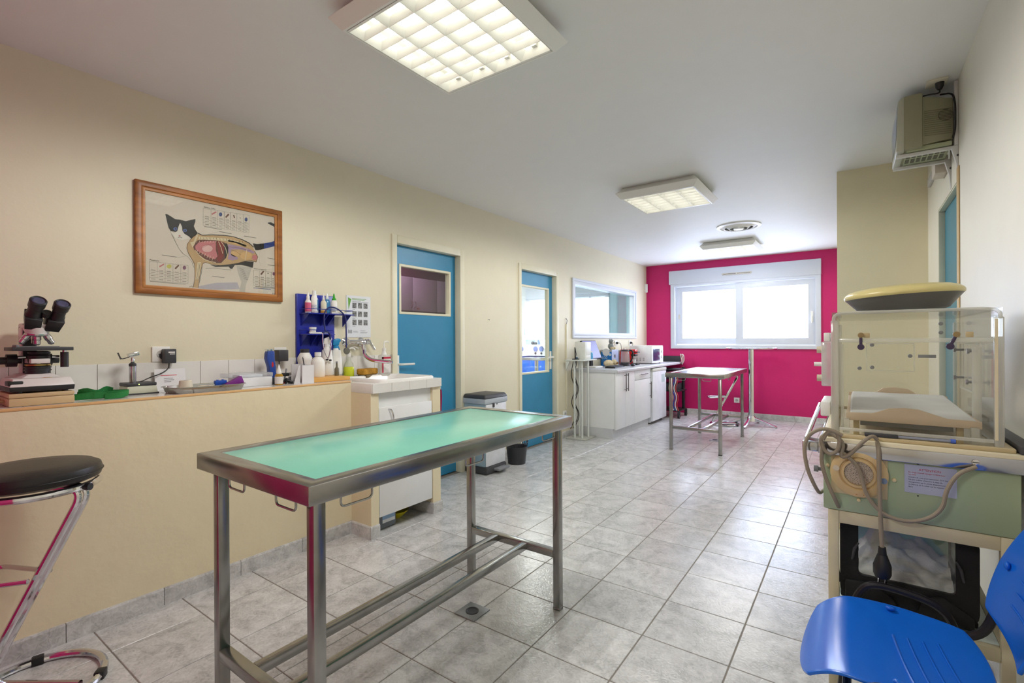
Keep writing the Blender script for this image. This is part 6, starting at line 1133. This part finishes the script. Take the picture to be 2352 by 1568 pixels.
# bed
bedm = mat('bed_beige', (206, 184, 154), .5, var=.03)
bed = MB().prism([(-.026, .985), (.287, .985), (.287, 1.006), (.215, 1.008), (.185, 1.018), (.15, 1.030), (.115, 1.032), (.08, 1.028), (.055, 1.016), (.04, 1.010), (-.026, 1.008)], 1.86, 1.872, 'y').build('bed_front', bedm, ic, bevel=.002)
MB().prism([(-.026, .995), (.287, .995), (.287, 1.016), (.20, 1.018), (.17, 1.038), (.13, 1.044), (.09, 1.04), (.07, 1.024), (.05, 1.018), (-.026, 1.018)], 2.49, 2.505, 'y').build('bed_back', bedm, ic, bevel=.002)
box(-.026, .287, 1.87, 2.495, .985, 1.004).build('bed_tray', bedm, ic, bevel=.002)
MB().hexa([(-.018, 1.875, 1.004), (.280, 1.875, 1.004), (.280, 2.488, 1.004), (-.018, 2.488, 1.004)], [(-.012, 1.885, 1.010), (.274, 1.885, 1.010), (.274, 2.48, 1.022), (-.012, 2.48, 1.022)]).build('mattress', mat('mattress_white', (214, 214, 212), .7), ic, bevel=.003)
for x in (0.0, .245):
    for y in (1.90, 2.45): box(x-.008, x+.008, y-.008, y+.008, .934, .986).build('bed_support', mat('support_tan', (196, 176, 126), .5), ic, bevel=.002)
box(.01, .235, 1.93, 1.94, .962, .985).build('bed_crossbar', GREY, ic, smooth=0); box(.02, .24, 2.1, 2.4, .946, .956).build('heater_tray', mat('tray_pale', (226, 226, 232), .3), ic, bevel=.003)
for x in (.262, -.035): box(x, x+.018, 1.845, 1.862, .946, .99).build('tilt_block', ACE, ic, bevel=.002)
box(.02, .10, 1.81, 1.825, .946, .957).build('clip_block', DARK, ic, bevel=.002); cyl((.10, 1.817, .951), (.215, 1.817, .952), .004, n=8).build('probe', mat('probe_grey', (150, 156, 176), .3, .5), ic); cyl((.215, 1.817, .952), (.226, 1.817, .952), .006, n=10).build('probe_tip', mat('probe_blue', (70, 100, 190)), ic)
# control box on the left of the hood
cbx = box(-.094, -.066, 1.90, 2.22, 1.085, 1.232).build('control_box', clear('control_clear', (250, 248, 250), .06, .05, .45, (240, 238, 236)), ic, bevel=.004)
for y, z in ((1.93, 1.205), (2.05, 1.205), (1.93, 1.11), (2.10, 1.10)): cyl((-.108, y, z), (-.090, y, z), .011, n=14).build('dial', mat('dial_cream', (210, 200, 176)), cbx)
cyl((-.118, 1.96, 1.155), (-.090, 1.96, 1.155), .007, n=12).build('plug_nozzle', WPLAS, cbx); box(-.088, -.070, 1.92, 2.0, 1.233, 1.262).build('top_module', WPLAS, ic, bevel=.003)
# side rail handles
MB().tube([(-.098, 1.85, .91), (-.135, 1.86, .912), (-.135, 2.62, .945), (-.098, 2.63, .945)], .008, n=8, bend=.01).build('side_handle', ICH, ic); box(-.142, -.096, 1.80, 1.822, .885, .915).build('rail_bracket', ICH, ic, bevel=.003)
box(-.12, -.085, 2.35, 2.60, .925, .985).build('side_module', WPLAS, ic, bevel=.006)
# mains cord
CRD = mat('cord_taupe', (146, 134, 116), .55)
cy = 1.768
tube([(.262, cy+.01, .895), (.232, cy, .880), (.215, cy, .858), (.199, cy, .819), (.195, cy, .777), (.169, cy, .741), (.123, cy, .719), (.074, cy, .724), (.039, cy, .752), (.018, cy, .794), (.008, cy, .856), (-.024, cy, .891), (-.045, cy, .901)], .0055, n=10, bend=.03).build('mains_cord', CRD, ic)
pcd = tube([(.05, 1.79, .935), (.053, cy, .914), (.054, cy, .832), (.056, cy, .73), (.06, cy, .632)], .0058, n=10, bend=.02).build('plug_cord', CRD, ic)
lathe([(0, 0), (.012, 0), (.022, -.03), (.022, -.055), (.018, -.065), (0, -.067)], (.06, cy, .612), 20).build('plug', BLACK, pcd); lathe([(0, .022), (.009, .022), (.011, 0), (0, 0)], (.06, cy, .612), 14).build('plug_sleeve', BLACK, pcd); MB().cyl((.052, cy, .546), (.052, cy, .526), .0024, n=8).cyl((.068, cy, .546), (.068, cy, .526), .0024, n=8).build('plug_pins', CHROME, pcd)
tube([(-.034, cy-.015, .951), (-.067, cy-.018, .968), (-.095, cy-.018, .965), (-.123, cy-.018, .942), (-.134, cy-.018, .90), (-.124, cy-.018, .833), (-.104, cy-.010, .783), (-.096, cy+.04, .752), (-.089, 1.93, .735)], .0055, n=10, bend=.03).build('loop_cord', CRD, ic)
tube([(-.084, cy-.012, .932), (-.072, cy-.014, .960), (-.05, cy-.014, .962), (-.04, cy-.012, .937), (-.045, cy-.012, .903), (-.067, cy-.010, .887), (-.084, cy-.008, .905), (-.092, cy-.004, .938), (-.067, cy+.004, .954), (-.03, cy-.004, .93), (-.04, cy-.004, .881), (-.018, cy-.004, .891), (.019, cy-.004, .941), (.04, cy+.01, .956), (.05, cy+.02, .942)], .0055, n=10, bend=.02).build('knotted_cord', CRD, ic)
tube([(-.084, cy, .917), (-.09, cy, .862), (-.073, cy, .798), (-.052, cy, .748), (-.046, 1.80, .722)], .0055, n=10, bend=.04).build('hanging_cord', CRD, ic)
MB().cyl((-.10, 1.83, .825), (-.085, 1.83, .825), .006).cyl((-.112, 1.83, .825), (-.10, 1.83, .825), .010).build('side_screw', GREY, ic)

# round shell on the hood
dsc = thing('round_shell', 'round cream-topped grey plastic shell lying on the incubator hood', 'shell', (.133, 2.17, hz1+.0125))
dsc.rotation_euler = (0, -.05, 0)
lathe([(0, .012), (.05, .012), (.055, .002), (.112, 0), (.125, .006), (.150, .036), (.162, .050)], n=56).build('lower_shell', mat('shell_grey', (104, 102, 98), .35), dsc, solid=.003)
lathe([(.163, .050), (.1665, .055), (.1665, .061), (.162, .068), (.152, .0755), (.136, .081), (.11, .085), (.06, .088), (0, .089)], n=64).build('upper_shell', mat('shell_cream', (214, 200, 138), .3), dsc, smooth=70)
lathe([(0, .0015), (.04, .0015), (.04, .0035), (0, .0035)], (.01, 0, .009), 28).build('hub_recess', DARK, dsc)

# ================================================================ PET CARRIER ON THE LOWER SHELF
pcr = thing('pet_carrier', 'black fabric pet carrier with clear windows on the cart shelf', 'pet carrier', (.11, 2.14, .4085), world=True)
NYL = mat('black_nylon', (24, 24, 26), .75, bump=.25, bscale=240); FILM = clear('clear_film', (250, 251, 251), .05, .04, .03)
def rrect(x0, x1, z0, z1, r, n=5):
    out = []
    for cx, cz, a0 in ((x1-r, z1-r, 0), (x0+r, z1-r, PI/2), (x0+r, z0+r, PI), (x1-r, z0+r, 1.5*PI)):
        out += [(cx+r*math.cos(a0+k*PI/2/n), cz+r*math.sin(a0+k*PI/2/n)) for k in range(n+1)]
    return out
def fab_frame(y0, y1, name):
    O = rrect(-.044, .282, .410, .695, .05); I = rrect(.004, .232, .498 if y0 < 2 else .44, .668, .012)
    m = len(O); vs = [(a, y0, b) for a, b in O+I]+[(a, y1, b) for a, b in O+I]; fs = []
    for i in range(m):
        j = (i+1) % m; fs += [(i, j, m+j, m+i), (2*m+i, 3*m+i, 3*m+j, 2*m+j), (i, 2*m+i, 2*m+j, j), (m+i, m+j, 3*m+j, 3*m+i)]
    return MB()._add(vs, fs).build(name, NYL, pcr)
fab_frame(1.868, 1.885, 'front_panel'); fab_frame(2.385, 2.402, 'rear_panel')
box(.0, .236, 1.873, 1.876, .494, .672).build('front_window', FILM, pcr, smooth=0); box(.0, .236, 2.392, 2.395, .494, .672).build('rear_window', FILM, pcr, smooth=0)
box(-.044, .282, 1.885, 2.385, .4105, .43).build('floor_pad', NYL, pcr, bevel=.006)
for x in (-.044, .268): MB().ring(1.885, 2.385, .43, .66, .018, x, x+.014, 'x').build('side_panel', NYL, pcr, bevel=.004); box(x+.005, x+.008, 1.90, 2.37, .445, .645).build('side_window', FILM, pcr, smooth=0)
MB().ring(-.02, .26, 1.885, 2.385, .02, .682, .694, 'z').build('top_panel', NYL, pcr, bevel=.004); box(-.002, .242, 1.90, 2.37, .686, .689).build('top_window', FILM, pcr, smooth=0)
for x, s in ((.0, 1), (.236, -1)):
    MB().tube([(x+s*.004, 1.864, .60), (x-s*.006, 1.862, .58), (x-s*.012, 1.862, .545)], [.003, .0045, .003], n=8).build('zip_pull', DARK, pcr)
for x0, x1, s in ((-.03, .11, 1), (.14, .27, -1)):
    MB().prism([(x0, .414), (x1, .414), (x1-(.02 if s > 0 else 0), .45), ((x0+x1)/2+s*.0, .485 if s > 0 else .49), (x0+(.0 if s > 0 else .02), .478)], 1.855, 1.868, 'y').build('front_pocket', NYL, pcr, bevel=.004)
tube([(-.05, 1.95, .67), (-.062, 1.95, .60), (-.055, 1.95, .48), (-.046, 1.95, .43)], .005, n=8, bend=.05).build('strap', NYL, pcr)
pad = thing('absorbent_pad', 'crumpled white and mint absorbent pads inside the pet carrier', 'pad', (.12, 1.995, .4305))
random.seed(3)
def padf(u, v):
    x = -.115+.23*u; y = -.10+.16*v; h = .10+.05*math.sin(PI*min(1, u*1.15))*(.55+.45*v)
    h += .008*math.sin(13*u+5*v)+.006*math.sin(19*v+9*u)+.003*math.sin(37*u-17*v)
    return (x, y+.012*math.sin(14*u), h*(.45+.75*v))
MB().grid(padf, 56, 36).build('white_pad', mat('pad_white', (240, 238, 234), .9, bump=.35, bscale=90, var=.06), pad, solid=.003, smooth=75)
MB().grid(lambda u, v: (-.118+.236*u, .062+.012*math.sin(9*u), .10+.10*v+.012*math.sin(12*u)*v), 20, 6).build('mint_edge', mat('pad_mint', (186, 226, 208), .8), pad, solid=.002)
MB().grid(lambda u, v: (-.10+.2*u, -.115+.04*v, .004+.05*v+.006*math.sin(11*u)), 16, 5).build('mint_front', mat('pad_mint', (186, 226, 208)), pad, solid=.002)

# ================================================================ BLUE CHAIR
BPL = mat('chair_blue', (20, 104, 214), .24, var=.03); TBL = mat('chair_tube', (36, 34, 38), .35, .3)
chair = thing('plastic_chair', 'blue plastic chair with black tube frame in the right foreground', 'chair', (.07, 1.53, 0), world=True)
def sq(u, v, ex=.30):
    """square 0..1 to a rounded-corner square -1..1"""
    a, b = 2*u-1, 2*v-1; k = 1-ex*.5*(a*a*b*b); return a*k, b*k
SCX, SCY, SHX, SHY = .062, 1.525, .190, .212
def seat_z(a, b):
    z = .478+.010*abs(b)**2.2-.016*(1-b*b)*max(0, 1-abs(a-.1))
    if a < -.35: z -= .075*((-.35-a)/.65)**2.2          # waterfall front
    return z+.012*max(0, a-.4)
def seat(u, v):
    a, b = sq(u, v)
    taper = 1-.14*max(0, a)**2
    return (SCX+a*SHX, SCY+b*SHY*taper, seat_z(a, b))
def zseat(x, y):
    a = (x-SCX)/SHX; b = (y-SCY)/(SHY*(1-.14*max(0, a)**2)); return seat_z(a, b)
st2 = MB().grid(seat, 30, 30).build('seat', BPL, chair, solid=.009, smooth=60, subsurf=1)
for k in range(4):
    x0 = .075+.030*k
    tube([(x0+.028*(1-t/8)+.0, 1.38+.22*t/8, zseat(x0+.028*(1-t/8), 1.38+.22*t/8)+.0012) for t in range(9)], .0028, n=6).build('seat_rib', BPL, st2)
MB().ball((.075, 1.705, .490), .012, .008, .006).ball((.075, 1.345, .490), .012, .008, .006).build('rivet', BPL, st2)
def back(u, v):
    a, b = sq(u, v)                       # a across (Y), b up
    z = .690+b*.135; lean = .266+.088*(b+1)/2
    return (lean-.028*(a*a)+.014, 1.515+a*.178*(1-.16*max(0, b)), z-.01*a*a)
bk2 = MB().grid(back, 26, 20).build('backrest', BPL, chair, solid=.009, smooth=60, subsurf=1)
for k in range(4):
    z = .625+.030*k; xx = .276+.0675*(z-.555)/.27
    tube([(xx-.004, 1.44, z), (xx+.0005, 1.50, z), (xx-.004, 1.57, z)], .0022, n=6, bend=.03).build('back_rib', BPL, bk2)
MB().ball((.296, 1.645, .69), .006, .010, .010).build('back_rivet', BPL, bk2)
for s, yy in ((1, 1.755), (-1, 1.295)):
    zz = 0 if s > 0 else -.030
    tube([(-.055, yy, .012), (-.02, yy, .42), (.012, yy, .512+zz), (.053, yy, .528+zz), (.131, yy, .520+zz), (.177, yy, .508+zz), (.212, yy, .475+zz), (.245, yy, .25), (.275, yy, .012)], .0105, n=10, bend=.045).build('side_frame', TBL, chair)
    tube([(.10, yy-s*.05, .452), (.20, yy-s*.05, .455), (.262, yy-s*.06, .482), (.285, yy-s*.07, .56), (.335, yy-s*.10, .76)], .011, n=10, bend=.05).build('back_support', TBL, chair)
    for x in (-.055, .275): cyl((x, yy, 0), (x, yy, .02), .014, n=12).build('foot_cap', BLACK, chair)
for x in (-.02, .12): cyl((x, 1.298, .452), (x, 1.752, .452), .009, n=10).build('cross_tube', TBL, chair)
